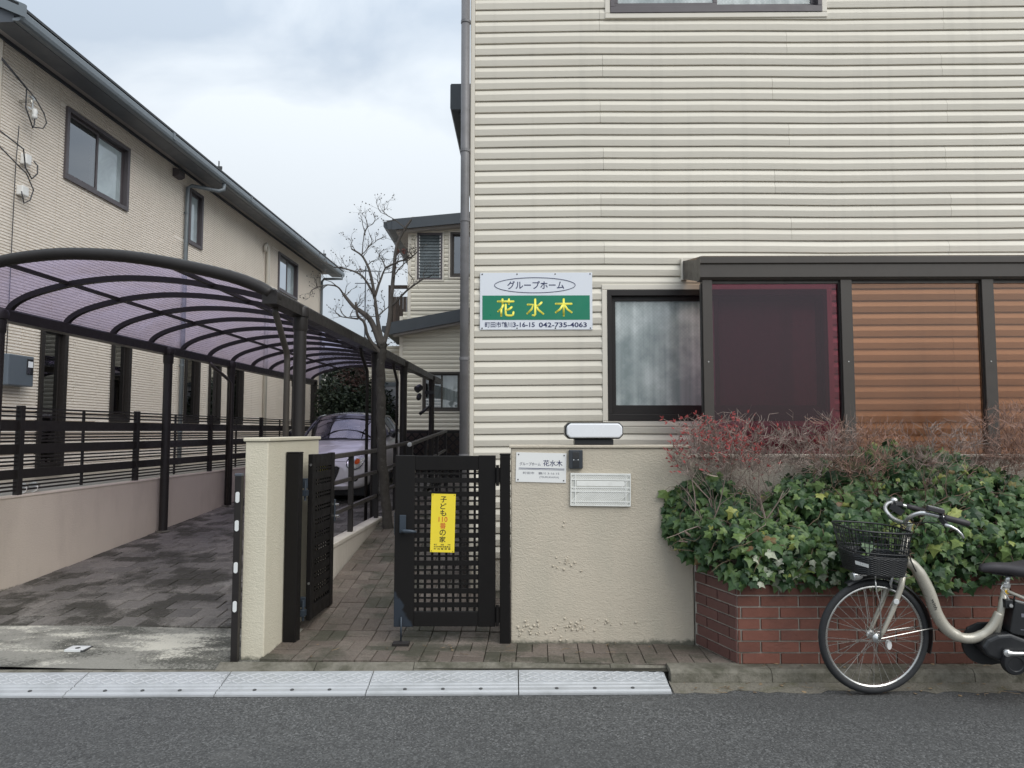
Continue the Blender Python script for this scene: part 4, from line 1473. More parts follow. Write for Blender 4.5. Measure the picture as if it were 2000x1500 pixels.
# roofs: the slab's raking front edge shows as a dark fascia
T.part('roof', MB().prism([(-2.80, 6.03), (0.6, 6.36), (0.6, 6.56), (-2.83, 6.235)], RY - 0.28, RY + 5.4, 'y'), 'slate_metal')
T.part('soffit', MB().prism([(-2.62, 5.985), (0.6, 6.30), (0.6, 6.357), (-2.62, 6.045)], RY - 0.2, RY + 5.3, 'y'), 'soffit')
T.part('fascia_board', MB().add([(-2.70, RY - 0.3, 6.020), (0.6, RY - 0.3, 6.340), (0.6, RY - 0.3, 6.575), (-2.70, RY - 0.3, 6.262), (-2.70, RY - 0.281, 6.020), (0.6, RY - 0.281, 6.340), (0.6, RY - 0.281, 6.575), (-2.70, RY - 0.281, 6.262)],
                                 [(0, 1, 2, 3), (4, 7, 6, 5), (0, 4, 5, 1), (3, 2, 6, 7), (0, 3, 7, 4), (1, 5, 6, 2)]), 'slate_metal')
T.part('gutter', MB().prism([(-2.90, 6.10), (-2.80, 6.03), (-2.78, 6.2), (-2.90, 6.22)], RY - 0.25, RY + 5.4, 'y'), 'slate_metal')
T.part('lower_roof', MB().prism([(-2.80, 3.63), (-0.9, 3.99), (-0.9, 4.26), (-2.80, 3.90)], RY - 0.32, RY + 0.003, 'y'), 'slate_metal')
T.part('lower_roof', MB().prism([(-2.80, 3.63), (-2.38, 3.71), (-2.38, 3.98), (-2.80, 3.90)], RY + 0.004, RY + 5.2, 'y'), 'slate_metal')
T.part('soffit', MB().prism([(-2.66, 3.615), (-0.9, 3.945), (-0.9, 3.988), (-2.66, 3.655)], RY - 0.26, RY - 0.03, 'y'), 'soffit')
T.part('gutter', MB().prism([(-2.90, 3.72), (-2.805, 3.63), (-2.805, 3.84), (-2.90, 3.84)], RY - 0.3, RY + 5.2, 'y'), 'slate_metal')
fnr = lambda a, b, c: (a, RY - b, c)


def trim_rear(w, t=0.035):
    tr = MB(fnr)
    a0, a1, c0, c1 = w
    for r in ((a0 - t, a1 + t, c0 - t, c0 - 0.001), (a0 - t, a1 + t, c1 + 0.001, c1 + t), (a0 - t, a0 - 0.001, c0, c1), (a1 + 0.001, a1 + t, c0, c1)):
        tr.box(r[0], r[1], 0.0, 0.03, r[2], r[3])
    T.part('window_trim', tr, 'siding_trim')


for w_ in (LW, JW, SW):
    trim_rear(w_)
window(T, fnr, *LW, 'bronze', 'glass_clear', 'slide', 0.05, 0.04, curtain=(LW[0] + 0.1, LW[1] - 0.05, 0.10), room=0.32)
window(T, fnr, *SW, 'bronze', 'glass_dark', 'single', 0.05, 0.05, room=0.32)
a0, a1, c0, c1 = JW
jb = MB(fnr)
for r in ((a0, a1, c0, c0 + 0.04), (a0, a1, c1 - 0.05, c1), (a0, a0 + 0.045, c0 + 0.04, c1 - 0.05), (a1 - 0.045, a1, c0 + 0.04, c1 - 0.05)):
    jb.box(r[0], r[1], -0.06, 0.015, r[2], r[3])
jw = T.part('louvre_window', jb, 'frame_purple')
n = 14
for k in range(n):
    z = c0 + 0.045 + (c1 - c0 - 0.10) * k / n
    h = (c1 - c0 - 0.10) / n
    T.part('louvre', MB(fnr).add([(a0 + 0.06, 0.010, z), (a1 - 0.06, 0.010, z), (a1 - 0.06, -0.012, z + h * 1.08), (a0 + 0.06, -0.012, z + h * 1.08)], [(0, 1, 2, 3)]), 'glass_jalousie', jw)
    for q in (a0 + 0.046, a1 - 0.062):
        T.part('clip', MB(fnr).box(q, q + 0.016, -0.01, 0.012, z + 0.01, z + h * 0.8), 'white_plastic', jw)
T.part('reveal', MB(fnr).box(a0 + 0.005, a1 - 0.005, -0.26, -0.07, c0 + 0.005, c1 - 0.005), 'gutter_dark', jw)
# little white rack standing inside the lower window
rk = MB()
for z in (2.06, 2.13, 2.20):
    rk.box(-1.95, -1.60, RY + 0.035, RY + 0.043, z, z + 0.022)
for x in (-1.95, -1.86, -1.78, -1.70, -1.622):
    rk.box(x, x + 0.022, RY + 0.044, RY + 0.052, 2.05, 2.225)
single('window_rack', rk, 'white_plastic', 'small white rack standing inside the rear house window', 'rack', (-1.78, RY + 0.04, 2.05))
# recessed side entrance
T.part('side_entry_wall', MB().box(-3.6, -2.552, RY + 1.5, RY + 4.5, 0.7, 3.6), 'siding_trim')
z = 2.72
siding(T, -3.6, -2.56, 2.72, 3.6, RY + 1.49, [], nj, 'siding_rear')
d_ = T.part('door', MB().box(-3.42, -2.70, RY + 1.44, RY + 1.498, 0.75, 2.60), 'door_grey', bevel=0.004)
T.part('door_head', MB().box(-3.46, -2.66, RY + 1.42, RY + 1.497, 2.605, 2.70), 'gutter_grey', d_)
# balcony of brown boards
bx0, bx1, by_ = -3.02, -2.39, RY + 1.2
rail_b = T.part('balcony_rail', MB().box(bx0, bx1, by_ - 0.04, by_ + 0.04, 4.98, 5.06).box(bx0, bx0 + 0.09, by_ - 0.04, by_ + 0.04, 3.95, 4.979), 'wood_brown')
k = bx0 + 0.11
while k < bx1 - 0.05:
    T.part('balcony_board', MB().box(k, k + 0.075, by_ - 0.015, by_ + 0.015, 4.0, 4.78), 'wood_brown', rail_b)
    k += 0.083
T.part('balcony_side', MB().box(bx0 + 0.05, bx0 + 0.08, by_ + 0.05, by_ + 2.6, 4.0, 4.78), 'wood_brown', rail_b)

# ------------------------------------------------------------------ neighbour's house on the left
UW = -6.0
VA, VB = 7.53, 19.3
T = Thing('neighbour_house', 'two-storey beige split-face house along the driveway', 'house', (UW, 13, 0.9), LOT)
SLIT = [(8.31, 8.80, 0.98, 2.80), (9.74, 10.22, 1.63, 2.86), (11.83, 12.36, 1.63, 2.86), (12.71, 13.20, 1.63, 2.83), (13.70, 14.23, 1.63, 2.86), (18.55, 19.05, 1.70, 2.88)]
UPR = [(8.59, 9.99, 4.70, 5.64, 'slide'), (11.79, 12.29, 4.72, 5.70, 'single'), (16.02, 17.33, 4.75, 5.66, 'slide')]
hol = [s[:4] for s in SLIT] + [s[:4] for s in UPR]
GP = 0.0364


def clad(T, a, b, c, d, nm='cladding_panel'):
    for (p, q, r, s) in sub_rects((a + 0.0035, b - 0.0035, c, d), hol):
        if q - p < 0.01 or s - r < 0.01:
            continue
        mb = MB()
        pts = [(r, 0.0)]
        k = math.ceil((r - 0.9) / GP)
        while 0.9 + k * GP < s - 0.012:
            z = 0.9 + k * GP
            if z > r + 0.012:
                pts += [(z - 0.0060, 0.0), (z - 0.0050, -0.019), (z + 0.0040, -0.019), (z + 0.0060, -0.001)]
            k += 1
        pts.append((s, 0.0))
        mb.grid([[(UW + o, p, z), (UW + o, q, z)] for z, o in pts])
        for e in (p, q):
            mb.add([(UW + o, e, z) for z, o in pts] + [(UW - 0.024, e, z) for z, o in pts], [(i, i + 1, len(pts) + i + 1, len(pts) + i) for i in range(len(pts) - 1)])
        T.part(nm, mb, 'cladding', recalc=False)


v = VA
while v < VB - 0.05:
    e = min(v + 0.4775, VB)
    clad(T, v, e, 0.96, 3.38)
    clad(T, v, e, 3.385, 5.92)
    v = e
bk = MB()
for a, b, c, d in sub_rects((VA + 0.003, VB - 0.003, 0.85, 5.95), hol):
    bk.box(UW - 0.11, UW - 0.0225, a, b, c, d)
T.part('wall', bk, 'mortar_beige')
T.part('wall', MB().box(UW - 8, UW - 0.45, VA + 0.003, VB - 0.003, 0.85, 5.95), 'mortar_beige')
T.part('end_wall', MB().box(UW - 8, UW - 0.003, VA - 0.02, VA + 0.0, 0.85, 5.95), 'mortar_beige')
T.part('footing', MB().box(UW - 0.10, UW - 0.004, VA, VB, 0.84, 0.957), 'stucco_rear')
fnl = lambda a, b, c: (UW + b, a, c)
for k, (a, b, c, d) in enumerate(SLIT):
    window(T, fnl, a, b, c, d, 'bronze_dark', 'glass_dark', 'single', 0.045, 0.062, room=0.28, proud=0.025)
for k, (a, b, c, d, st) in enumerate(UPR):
    window(T, fnl, a, b, c, d, 'frame_purple', ('glass_dark', 'glass_painted_sky'), st, 0.045, 0.055, room=0.28, proud=0.03,
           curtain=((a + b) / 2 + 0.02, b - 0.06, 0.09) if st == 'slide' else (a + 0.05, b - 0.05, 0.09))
# eaves
T.part('soffit', MB().box(UW - 0.1, UW + 0.20, VA - 0.45, VB + 0.35, 5.925, 5.955), 'soffit')
T.part('fascia_board', MB().box(UW + 0.2005, UW + 0.445, VA - 0.45, VB + 0.35, 5.84, 5.985), 'gutter_dark')
T.part('soffit_trim', MB().box(UW + 0.0, UW + 0.02, VA - 0.4, VB + 0.02, 5.885, 5.9245), 'gutter_dark')
gq = [(UW + 0.446, 5.845), (UW + 0.510, 5.838), (UW + 0.535, 5.855), (UW + 0.548, 5.89), (UW + 0.548, 5.95), (UW + 0.540, 5.962), (UW + 0.525, 5.962), (UW + 0.525, 5.88), (UW + 0.446, 5.87)]
gt = T.part('gutter', MB().prism(gq, VA - 0.47, VB + 0.38, 'y'), 'gutter_grey')
for v in (10.2, 13.1, 16.0):
    T.part('gutter_joint', MB().prism([(UW + 0.549, 5.875), (UW + 0.555, 5.875), (UW + 0.555, 5.972), (UW + 0.52, 5.972), (UW + 0.52, 5.964), (UW + 0.549, 5.964)], v, v + 0.06, 'y'), 'gutter_grey', gt)
T.part('roof', MB().prism([(UW + 0.53, 5.99), (UW + 0.53, 6.02), (UW - 3.9, 8.1), (UW - 8.4, 6.045), (UW - 8.4, 6.005), (UW - 3.9, 8.03)], VA - 0.5, VB + 0.42, 'y'), 'roof_dark')
T.part('barge_board', MB().prism([(UW + 0.60, 5.86), (UW + 0.60, 6.0), (UW - 3.9, 8.02), (UW - 3.9, 7.84)], VA - 0.5, VA - 0.472, 'y'), 'gutter_grey')
T.part('gable_wall', MB().prism([(UW - 0.01, 5.956), (UW - 3.9, 7.70), (UW - 7.9, 5.956)], VA - 0.01, VB - 0.02, 'y'), 'mortar_beige')
for v in (11.9, 18.0):
    T.part('snow_guard', MB().box(UW + 0.45, UW + 0.46, v, v + 0.03, 6.10, 6.20).box(UW + 0.40, UW + 0.51, v, v + 0.03, 6.05, 6.105), 'bolt')
# downpipes
r_ = 0.034
dpa = T.part('downpipe', MB().tube([(UW + 0.49, 12.05, 5.84), (UW + 0.49, 12.05, 5.74), (UW + 0.43, 11.98, 5.69), (UW + 0.10, 11.70, 5.69), (UW + 0.052, 11.645, 5.64), (UW + 0.05, 11.64, 0.95)], r_, 10), 'gutter_grey', smooth=True)
for z in (5.2, 4.1, 2.6, 1.5):
    T.part('pipe_clip', MB().tube([(UW + 0.05, 11.64, z - 0.012), (UW + 0.05, 11.64, z + 0.012)], 0.039, 10).box(UW + 0.002, UW + 0.03, 11.63, 11.65, z - 0.01, z + 0.01), 'gutter_grey', dpa)
T.part('downpipe', MB().tube([(UW + 0.53, VB + 0.2, 5.84), (UW + 0.53, VB + 0.2, 5.76), (UW + 0.1, VB - 0.08, 5.70), (UW + 0.05, VB - 0.1, 5.62), (UW + 0.05, VB - 0.1, 0.95)], r_, 10), 'gutter_grey', smooth=True)
T.part('vent_pipe', MB().tube([(UW + 0.05, 15.12, 5.42), (UW + 0.05, 15.10, 5.52), (UW + 0.05, 15.17, 5.60), (UW + 0.05, 15.25, 5.53), (UW + 0.05, 15.28, 5.40), (UW + 0.05, 15.28, 0.95)], 0.042, 10), 'pipe_cream', smooth=True)
T.part('vent_hood', MB().prism([(UW + 0.001, 5.69), (UW + 0.06, 5.69), (UW + 0.115, 5.72), (UW + 0.115, 5.80), (UW + 0.05, 5.83), (UW + 0.001, 5.83)], 11.23, 11.42, 'y'), 'frame_purple', bevel=0.003)
# electricity meter
mt = T.part('meter_box', MB().box(UW + 0.001, UW + 0.15, 7.62, 8.02, 2.01, 2.36), 'meter_case', bevel=0.012)
T.part('meter_window', MB().box(UW + 0.1505, UW + 0.158, 7.90, 8.005, 2.15, 2.33), 'car_black', mt, bevel=0.004)
T.part('meter_dial', MB().box(UW + 0.1585, UW + 0.160, 7.915, 7.99, 2.23, 2.30), 'sign_white', mt)
# service cable brackets
cb_ = T.part('cable_bracket', MB().bar((UW + 0.002, 7.80, 5.32), (UW + 0.002 + 0.14, 7.80, 5.32), 0.03, 0.03).bar((UW + 0.14, 7.74, 5.36), (UW + 0.14, 7.88, 5.36), 0.02, 0.02).bar((UW + 0.14, 7.74, 5.22), (UW + 0.14, 7.90, 5.22), 0.02, 0.02).bar((UW + 0.14, 7.81, 5.10), (UW + 0.14, 7.81, 5.40), 0.02, 0.02), 'steel')
T.part('insulator', MB().lathe([(0, 0.02), (0.03, 0.034), (0.06, 0.022), (0.09, 0.034), (0.12, 0.02)], (UW + 0.16, 7.83, 5.12), (0, 0, 1), 10), 'white_plastic', cb_, smooth=True)
T.part('cable', MB().tube([(UW + 0.16, 7.3, 5.55), (UW + 0.15, 7.70, 5.42), (UW + 0.18, 7.66, 5.18), (UW + 0.2, 7.76, 4.98), (UW + 0.17, 7.82, 5.05), (UW + 0.16, 7.83, 5.2)], 0.008, 6)
       .tube([(UW + 0.16, 7.3, 5.57), (UW + 0.17, 7.82, 5.36), (UW + 0.19, 7.94, 5.24), (UW + 0.2, 7.98, 5.14), (UW + 0.18, 7.95, 5.06), (UW + 0.1, 7.88, 5.05)], 0.007, 6)
       .tube([(UW + 0.05, 7.74, 5.0), (UW + 0.04, 7.73, 4.5), (UW + 0.03, 7.74, 3.5), (UW + 0.03, 7.74, 2.36)], 0.005, 6), 'cable', cb_, smooth=True)
cb2 = T.part('junction_box', MB().box(UW + 0.002, UW + 0.08, 7.84, 7.93, 4.60, 4.72).box(UW + 0.002, UW + 0.08, 7.80, 7.91, 4.22, 4.33), 'white_plastic', bevel=0.01)
T.part('cable', MB().tube([(UW + 0.14, 7.3, 4.78), (UW + 0.13, 7.72, 4.72), (UW + 0.12, 7.78, 4.52), (UW + 0.14, 7.86, 4.42), (UW + 0.13, 7.96, 4.52), (UW + 0.12, 7.97, 4.62), (UW + 0.1, 7.93, 4.66)], 0.008, 6)
       .tube([(UW + 0.14, 7.3, 4.62), (UW + 0.12, 7.68, 4.50), (UW + 0.12, 7.80, 4.46), (UW + 0.10, 7.95, 4.32), (UW + 0.10, 7.90, 4.18), (UW + 0.09, 7.82, 4.12), (UW + 0.1, 7.76, 4.24)], 0.007, 6), 'cable', cb2, smooth=True)

# ------------------------------------------------------------------ low wall with fence
T = Thing('retaining_wall', 'low pinkish rendered wall along the driveway', 'wall', (-4.55, 9, 0.1), LOT)
T.part('body', MB().box(-4.62, -4.485, 4.3, 15.4, 0.0, 0.926), 'wall_pink', bevel=0.004)
T.part('coping', MB().box(-4.625, -4.480, 4.3, 15.4, 0.9265, 0.943), 'wall_pink', bevel=0.004)
single('drain_caps', MB().lathe([(0, 0.045), (0.10, 0.045)], (-4.63, 6.28, 0.99), (0.5, -1, 0), 14).lathe([(0, 0.045), (0.10, 0.045)], (-4.63, 6.42, 0.99), (0.5, -1, 0), 14), 'white_plastic', 'two white pipe ends on top of the low pinkish wall', 'pipe', (-4.6, 6.3, 0.944), LOT, smooth='auto')

T = Thing('slat_fence', 'dark horizontal slat fence on the low pinkish wall', 'fence', (-4.55, 9, 0.94), LOT)
pv = [4.28 + 1.82 * k for k in range(7)]
for k, v in enumerate(pv):
    T.part('post', MB().box(-4.576, -4.524, v - 0.026, v + 0.026, 0.9435, 1.725), 'bronze_dark', bevel=0.003)
wide = [(1.500, 1.595), (1.298, 1.386), (1.082, 1.165)]
thin = [1.703, 1.668, 1.632, 1.472, 1.442, 1.412, 1.270, 1.236, 1.202, 1.052, 1.018, 0.985]
for a, b in zip(pv[:-1], pv[1:]):
    for z0, z1 in wide:
        T.part('slat', MB().box(-4.565, -4.549, a + 0.0265, b - 0.0265, z0, z1), 'bronze_dark')
    for z in thin:
        T.part('slat', MB().box(-4.565, -4.549, a + 0.0265, b - 0.0265, z - 0.008, z + 0.008), 'bronze_dark')
    m_ = (a + b) / 2
    T.part('stiffener', MB().box(-4.585, -4.566, m_ - 0.012, m_ + 0.012, 0.96, 1.712), 'bronze_dark')

# ------------------------------------------------------------------ carport
T = Thing('carport', 'dark bronze carport with curved purple translucent roof over the driveway', 'carport', (-3.15, 9.3, 0.1), LOT)
AR = [(-4.46, 2.505), (-4.40, 2.585), (-4.25, 2.665), (-3.97, 2.742), (-3.7, 2.785), (-3.4, 2.800), (-3.0, 2.775), (-2.62, 2.712), (-2.24, 2.625), (-2.02, 2.545), (-1.93, 2.49)]


def arch_pt(t):
    f = t * (len(AR) - 1)
    i = min(int(f), len(AR) - 2)
    p = [AR[max(i - 1, 0)], AR[i], AR[i + 1], AR[min(i + 2, len(AR) - 1)]]
    s = f - i
    r = []
    for d in (0, 1):
        a, b, c, e = (q[d] for q in p)
        r.append(0.5 * (2 * b + (c - a) * s + (2 * a - 5 * b + 4 * c - e) * s * s + (3 * b - a - 3 * c + e) * s ** 3))
    return r


NA = 30
ARC = [arch_pt(k / NA) for k in range(NA + 1)]
RV = [5.02 + 0.728 * k for k in range(13)]


def rib(v, w, h, dz=0.0, drop=0.0):
    mb = MB()
    rows = []
    for k, (u, z) in enumerate(ARC):
        a = Vector(ARC[max(k - 1, 0)])
        b = Vector(ARC[min(k + 1, NA)])
        t = (b - a).normalized()
        n = Vector((-t.y, t.x))
        if n.y < 0:
            n = -n
        lo = Vector((u, z)) + n * (dz - h)
        hi = Vector((u, z)) + n * dz
        rows.append([(lo.x, v - w / 2, lo.y), (lo.x, v + w / 2, lo.y), (hi.x, v + w / 2, hi.y), (hi.x, v - w / 2, hi.y), (lo.x, v - w / 2, lo.y)])
    mb.grid(rows)
    for r in (rows[0], rows[-1]):
        mb.add(r[:4], [(0, 1, 2, 3)])
    return mb


fr_pts = [(u, RV[0], z) for u, z in ARC]
T.part('front_arch', MB().tube(fr_pts, 0.045, 10), 'bronze_dark', smooth=True)
for k in range(1, 13):
    T.part('rib', rib(RV[k], 0.045, 0.045, -0.002), 'bronze_dark')
for k in range(12):
    mb = MB()
    mb.grid([[(u, RV[k] + 0.0005, z + 0.001) for u, z in ARC], [(u, RV[k + 1] - 0.0005, z + 0.001) for u, z in ARC]])
    T.part('roof_sheet', mb, 'carport_sheet', recalc=False, smooth=True)
for t in (0.315, 0.68):
    u, z = arch_pt(t)
    T.part('purlin', MB().box(u - 0.016, u + 0.016, RV[0] + 0.03, RV[-1], z - 0.030, z - 0.0025), 'bronze_dark')
for u, sgn in ((-4.445, 1), (-1.925, -1)):
    T.part('side_beam', MB().prism([(u - 0.055, 2.415), (u + 0.055, 2.415), (u + 0.055, 2.50), (u + 0.045, 2.515), (u - 0.045, 2.515), (u - 0.055, 2.50)], RV[0] - 0.03, RV[-1] + 0.03, 'y'), 'bronze_dark')
    T.part('beam_end', MB().lathe([(-0.03, 0.05), (0.0, 0.062), (0.05, 0.062)], (u, RV[0] - 0.0, 2.475), (0, 1, 0), 14), 'bronze_dark', smooth='auto')
pvs = (5.60, 8.28, 10.02, 12.70)
for v in pvs:
    for u, sgn in ((-4.40, 1), (-1.905, -1)):
        zb = drive_z(v) - 0.05
        p_ = T.part('post', MB().tube([(u, v, zb), (u, v, 2.36)], 0.050, 12), 'bronze_dark', smooth='auto')
        T.part('post_cap', MB().lathe([(0, 0.052), (0.02, 0.058), (0.11, 0.058), (0.115, 0.068), (0.17, 0.074), (0.19, 0.064), (0.2, 0.04)], (u, v, 2.30), (0, 0, 1), 14), 'bronze_dark', p_, smooth='auto')
        T.part('post_foot', MB().lathe([(0, 0.085), (0.012, 0.08), (0.016, 0.052)], (u, v, drive_z(v) + 0.002), (0, 0, 1), 14), 'kerb_stone', p_)
T.part('downpipe', MB().tube([(-1.945, 5.16, 2.425), (-1.945, 5.16, 2.38), (-1.965, 5.42, 2.17), (-1.975, 5.50, 2.12), (-1.975, 5.515, 2.05), (-1.975, 5.515, 0.14)], 0.024, 8), 'bronze', smooth=True)
T.part('downpipe', MB().tube([(-4.40, 9.35, 2.42), (-4.37, 9.40, 2.36), (-4.36, 9.8, 2.24), (-4.36, 9.93, 2.18), (-4.36, 9.93, 0.46)], 0.022, 8), 'bronze', smooth=True)
T.part('downpipe', MB().tube([(-1.96, 7.75, 2.42), (-1.96, 7.8, 2.36), (-1.98, 8.16, 2.2), (-1.985, 8.2, 2.1), (-1.985, 8.2, 0.4)], 0.020, 8), 'bronze_dark', smooth=True)
T.part('downpipe', MB().tube([(-1.96, 9.55, 2.42), (-1.96, 9.6, 2.36), (-1.98, 9.93, 2.2), (-1.985, 9.95, 2.1), (-1.985, 9.95, 0.5)], 0.020, 8), 'bronze_dark', smooth=True)

# sensor lamp on the last post
T = Thing('sensor_lamp', 'small black twin sensor lamp clamped on the last carport post', 'lamp', (-1.905, 12.66, 2.2), LOT)
T.part('bracket', MB().box(-2.02, -1.85, 12.62, 12.648, 2.16, 2.22), 'black_plastic', bevel=0.004)
T.part('lamp_head', MB().lathe([(0, 0.03), (0.03, 0.06), (0.13, 0.065), (0.135, 0.05)], (-2.08, 12.62, 2.30), (-0.5, -0.7, -0.5), 12), 'black_plastic', smooth='auto')
T.part('sensor_head', MB().lathe([(0, 0.02), (0.03, 0.045), (0.10, 0.045), (0.13, 0.02)], (-2.10, 12.60, 2.17), (-0.2, -0.3, -0.9), 10), 'black_plastic', smooth='auto')
T.part('lamp_arm', MB().tube([(-1.92, 12.62, 1.95), (-2.02, 12.58, 1.86), (-2.10, 12.56, 1.80)], [0.02, 0.025, 0.03], 8), 'black_plastic', smooth=True)

# ------------------------------------------------------------------ kerb wall and railing beside the path
T = Thing('path_wall', 'low pale rendered wall between path and driveway', 'wall', (-1.8, 7, 0.1), LOT)
T.part('body', MB().box(-1.855, -1.75, 5.58, 8.05, 0.1, 0.50), 'kerb_wall', bevel=0.004)
T.part('coping', MB().box(-1.862, -1.742, 5.58, 8.06, 0.5005, 0.538), 'kerb_wall', bevel=0.006)


def railing(label, u, v0, v1, z0, z1, rails, posts, base):
    T = Thing('railing', label, 'railing', (u, (v0 + v1) / 2, base), LOT)
    f = lambda v: z0 + (z1 - z0) * (v - v0) / (v1 - v0)
    T.part('handrail', MB().bar((u, v0, f(v0)), (u, v1, f(v1)), 0.05, 0.042), 'bronze', bevel=0.006)
    for d in rails:
        T.part('rail', MB().bar((u, v0, f(v0) - d), (u, v1, f(v1) - d), 0.030, 0.034), 'bronze')
    for v in posts:
        T.part('post', MB().box(u - 0.022, u + 0.022, v - 0.022, v + 0.022, base, f(v) - 0.022), 'bronze_dark')
    return T


railing('dark three-rail railing on the low pale wall by the path', -1.80, 5.70, 8.0, 1.272, 1.285, (0.235, 0.50), (5.75, 6.83, 7.92), 0.5385)
railing('dark railing continuing behind the bare tree', -1.80, 8.10, 9.9, 1.30, 1.34, (0.24, 0.5), (8.95, 9.85), 0.45)
hr = railing('sloping handrail with a pale end cap near the rear house', -1.58, 8.75, 12.2, 1.335, 1.50, (0.32,), (8.85, 10.0, 11.1, 12.15), 0.5)
hr.part('end_cap', MB().lathe([(-0.012, 0.018), (-0.008, 0.028), (0.02, 0.028)], (-1.58, 8.735, 1.335), (0, 1, 0.05), 12), 'reflector', smooth='auto')

# lattice skirting in front of the rear wing
T = Thing('lattice_screen', 'dark diamond lattice screen below the rear house window', 'lattice', (-1.9, 13.6, 0.6), LOT)
l0, l1, lz0, lz1, lv = -2.6, -1.35, 0.62, 1.46, 13.6
T.part('shade_backing', MB().box(l0, l1, lv + 0.12, lv + 0.14, lz0 - 0.02, lz1), 'wood_brown')  # dark panel added in place of the shadow under the deck
T.part('frame', MB().box(l0, l1, lv - 0.03, lv + 0.03, lz1, lz1 + 0.06).box(l0, l1, lv - 0.02, lv + 0.02, lz0 - 0.02, lz0 + 0.04).box(l0, l0 + 0.06, lv - 0.029, lv + 0.029, lz0 - 0.02, lz1 - 0.001).box(l1 - 0.06, l1, lv - 0.029, lv + 0.029, lz0 - 0.02, lz1 - 0.001), 'bronze_dark')
H = lz1 - lz0
k = -5
while l0 + k * 0.16 < l1:
    for s in (0, 1):
        x0, x1 = l0 + k * 0.16, l0 + k * 0.16 + H
        za, zb = (lz0, lz1) if s == 0 else (lz1, lz0)
        a, b = max(x0, l0), min(x1, l1)
        if b - a > 0.05:
            z_ = lambda x: za + (zb - za) * (x - x0) / H
            T.part('lath', MB().bar((a, lv + (0.006 if s else -0.006), z_(a)), (b, lv + (0.006 if s else -0.006), z_(b)), 0.010, 0.03, (0, 0, 1)), 'bronze_dark')
    k += 1

# ------------------------------------------------------------------ parked car under the carport
CU, CV = -3.15, 10.15
T = Thing('parked_car', 'small white coupe with round headlights parked under the carport', 'car', (CU, CV, drive_z(CV)), LOT)
T.o.rotation_euler = (math.atan(0.066), 0, -R(LOT))
T.org = (0, 0, 0)


def lerp_tab(tab, y):
    if y <= tab[0][0]:
        return tab[0][1]
    for (a, p), (b, q) in zip(tab[:-1], tab[1:]):
        if y <= b:
            t = (y - a) / (b - a)
            t = t * t * (3 - 2 * t) * 0.5 + t * 0.5
            return p + (q - p) * t
    return tab[-1][1]


HW = [(0, 0.40), (0.04, 0.54), (0.15, 0.655), (0.45, 0.725), (1.0, 0.737), (2.2, 0.737), (2.9, 0.72), (3.25, 0.64), (3.38, 0.45)]
ZT = [(0, 0.585), (0.05, 0.655), (0.2, 0.725), (0.6, 0.80), (1.05, 0.860), (1.5, 0.875), (2.5, 0.90), (2.9, 0.93), (3.25, 0.90), (3.38, 0.78)]
ZB = [(0, 0.26), (0.06, 0.20), (0.3, 0.18), (3.1, 0.18), (3.38, 0.32)]
rows = []
ys = [0, 0.02, 0.05, 0.1, 0.16, 0.25, 0.35, 0.5, 0.7, 0.9, 1.1, 1.4, 1.8, 2.2, 2.6, 2.85, 3.05, 3.2, 3.3, 3.36, 3.38]
for y in ys:
    w, zt, zb = lerp_tab(HW, y), lerp_tab(ZT, y), lerp_tab(ZB, y)
    half = []
    for k in range(13):
        t = k / 12
        a = -90 + 180 * t
        ca, sa = math.cos(R(a)), math.sin(R(a))
        xx = w * (abs(ca) ** 0.42)
        zz = (zt + zb) / 2 + (zt - zb) / 2 * (1 if sa > 0 else -1) * (abs(sa) ** (0.62 if sa > 0 else 0.4))
        if sa > 0:
            xx *= 1 - 0.10 * sa
        half.append((xx, zz))
    rows.append([(x, y, z) for x, z in half] + [(-x, y, z) for x, z in reversed(half)][1:])
cb = MB()
cb.grid(rows)
cb.add(rows[0], [tuple(range(len(rows[0])))])
cb.add(rows[-1], [tuple(range(len(rows[-1])))])
bodyme = cb.mesh('body', 'car_white', (0, 0, 0), True)
carbody = T.part('body', bodyme, None)
bv = BVHTree.FromPolygons([v.co.copy() for v in bodyme.vertices], [tuple(p.vertices) for p in bodyme.polygons])


def on_front(x, z, off=0.004):
    h = bv.ray_cast(Vector((x, -2, z)), Vector((0, 1, 0)))
    y = h[0].y if h[0] else 0.3
    return (x, y - off, z)


def patch(poly, off, n=9):
    """fan of a convex outline thrown on to the nose"""
    cx = sum(p[0] for p in poly) / len(poly)
    cz = sum(p[1] for p in poly) / len(poly)
    mb = MB()
    rows_ = []
    for i in range(n + 1):
        t = i / n
        rows_.append([on_front(cx + (x - cx) * t, cz + (z - cz) * t, off) for x, z in poly + [poly[0]]])
    mb.grid(rows_)
    return mb


def ell(cx, cz, rx, rz, n=24, rot=0.0):
    return [(cx + rx * math.cos(2 * math.pi * k / n) * math.cos(rot) - rz * math.sin(2 * math.pi * k / n) * math.sin(rot),
             cz + rx * math.cos(2 * math.pi * k / n) * math.sin(rot) + rz * math.sin(2 * math.pi * k / n) * math.cos(rot)) for k in range(n)]


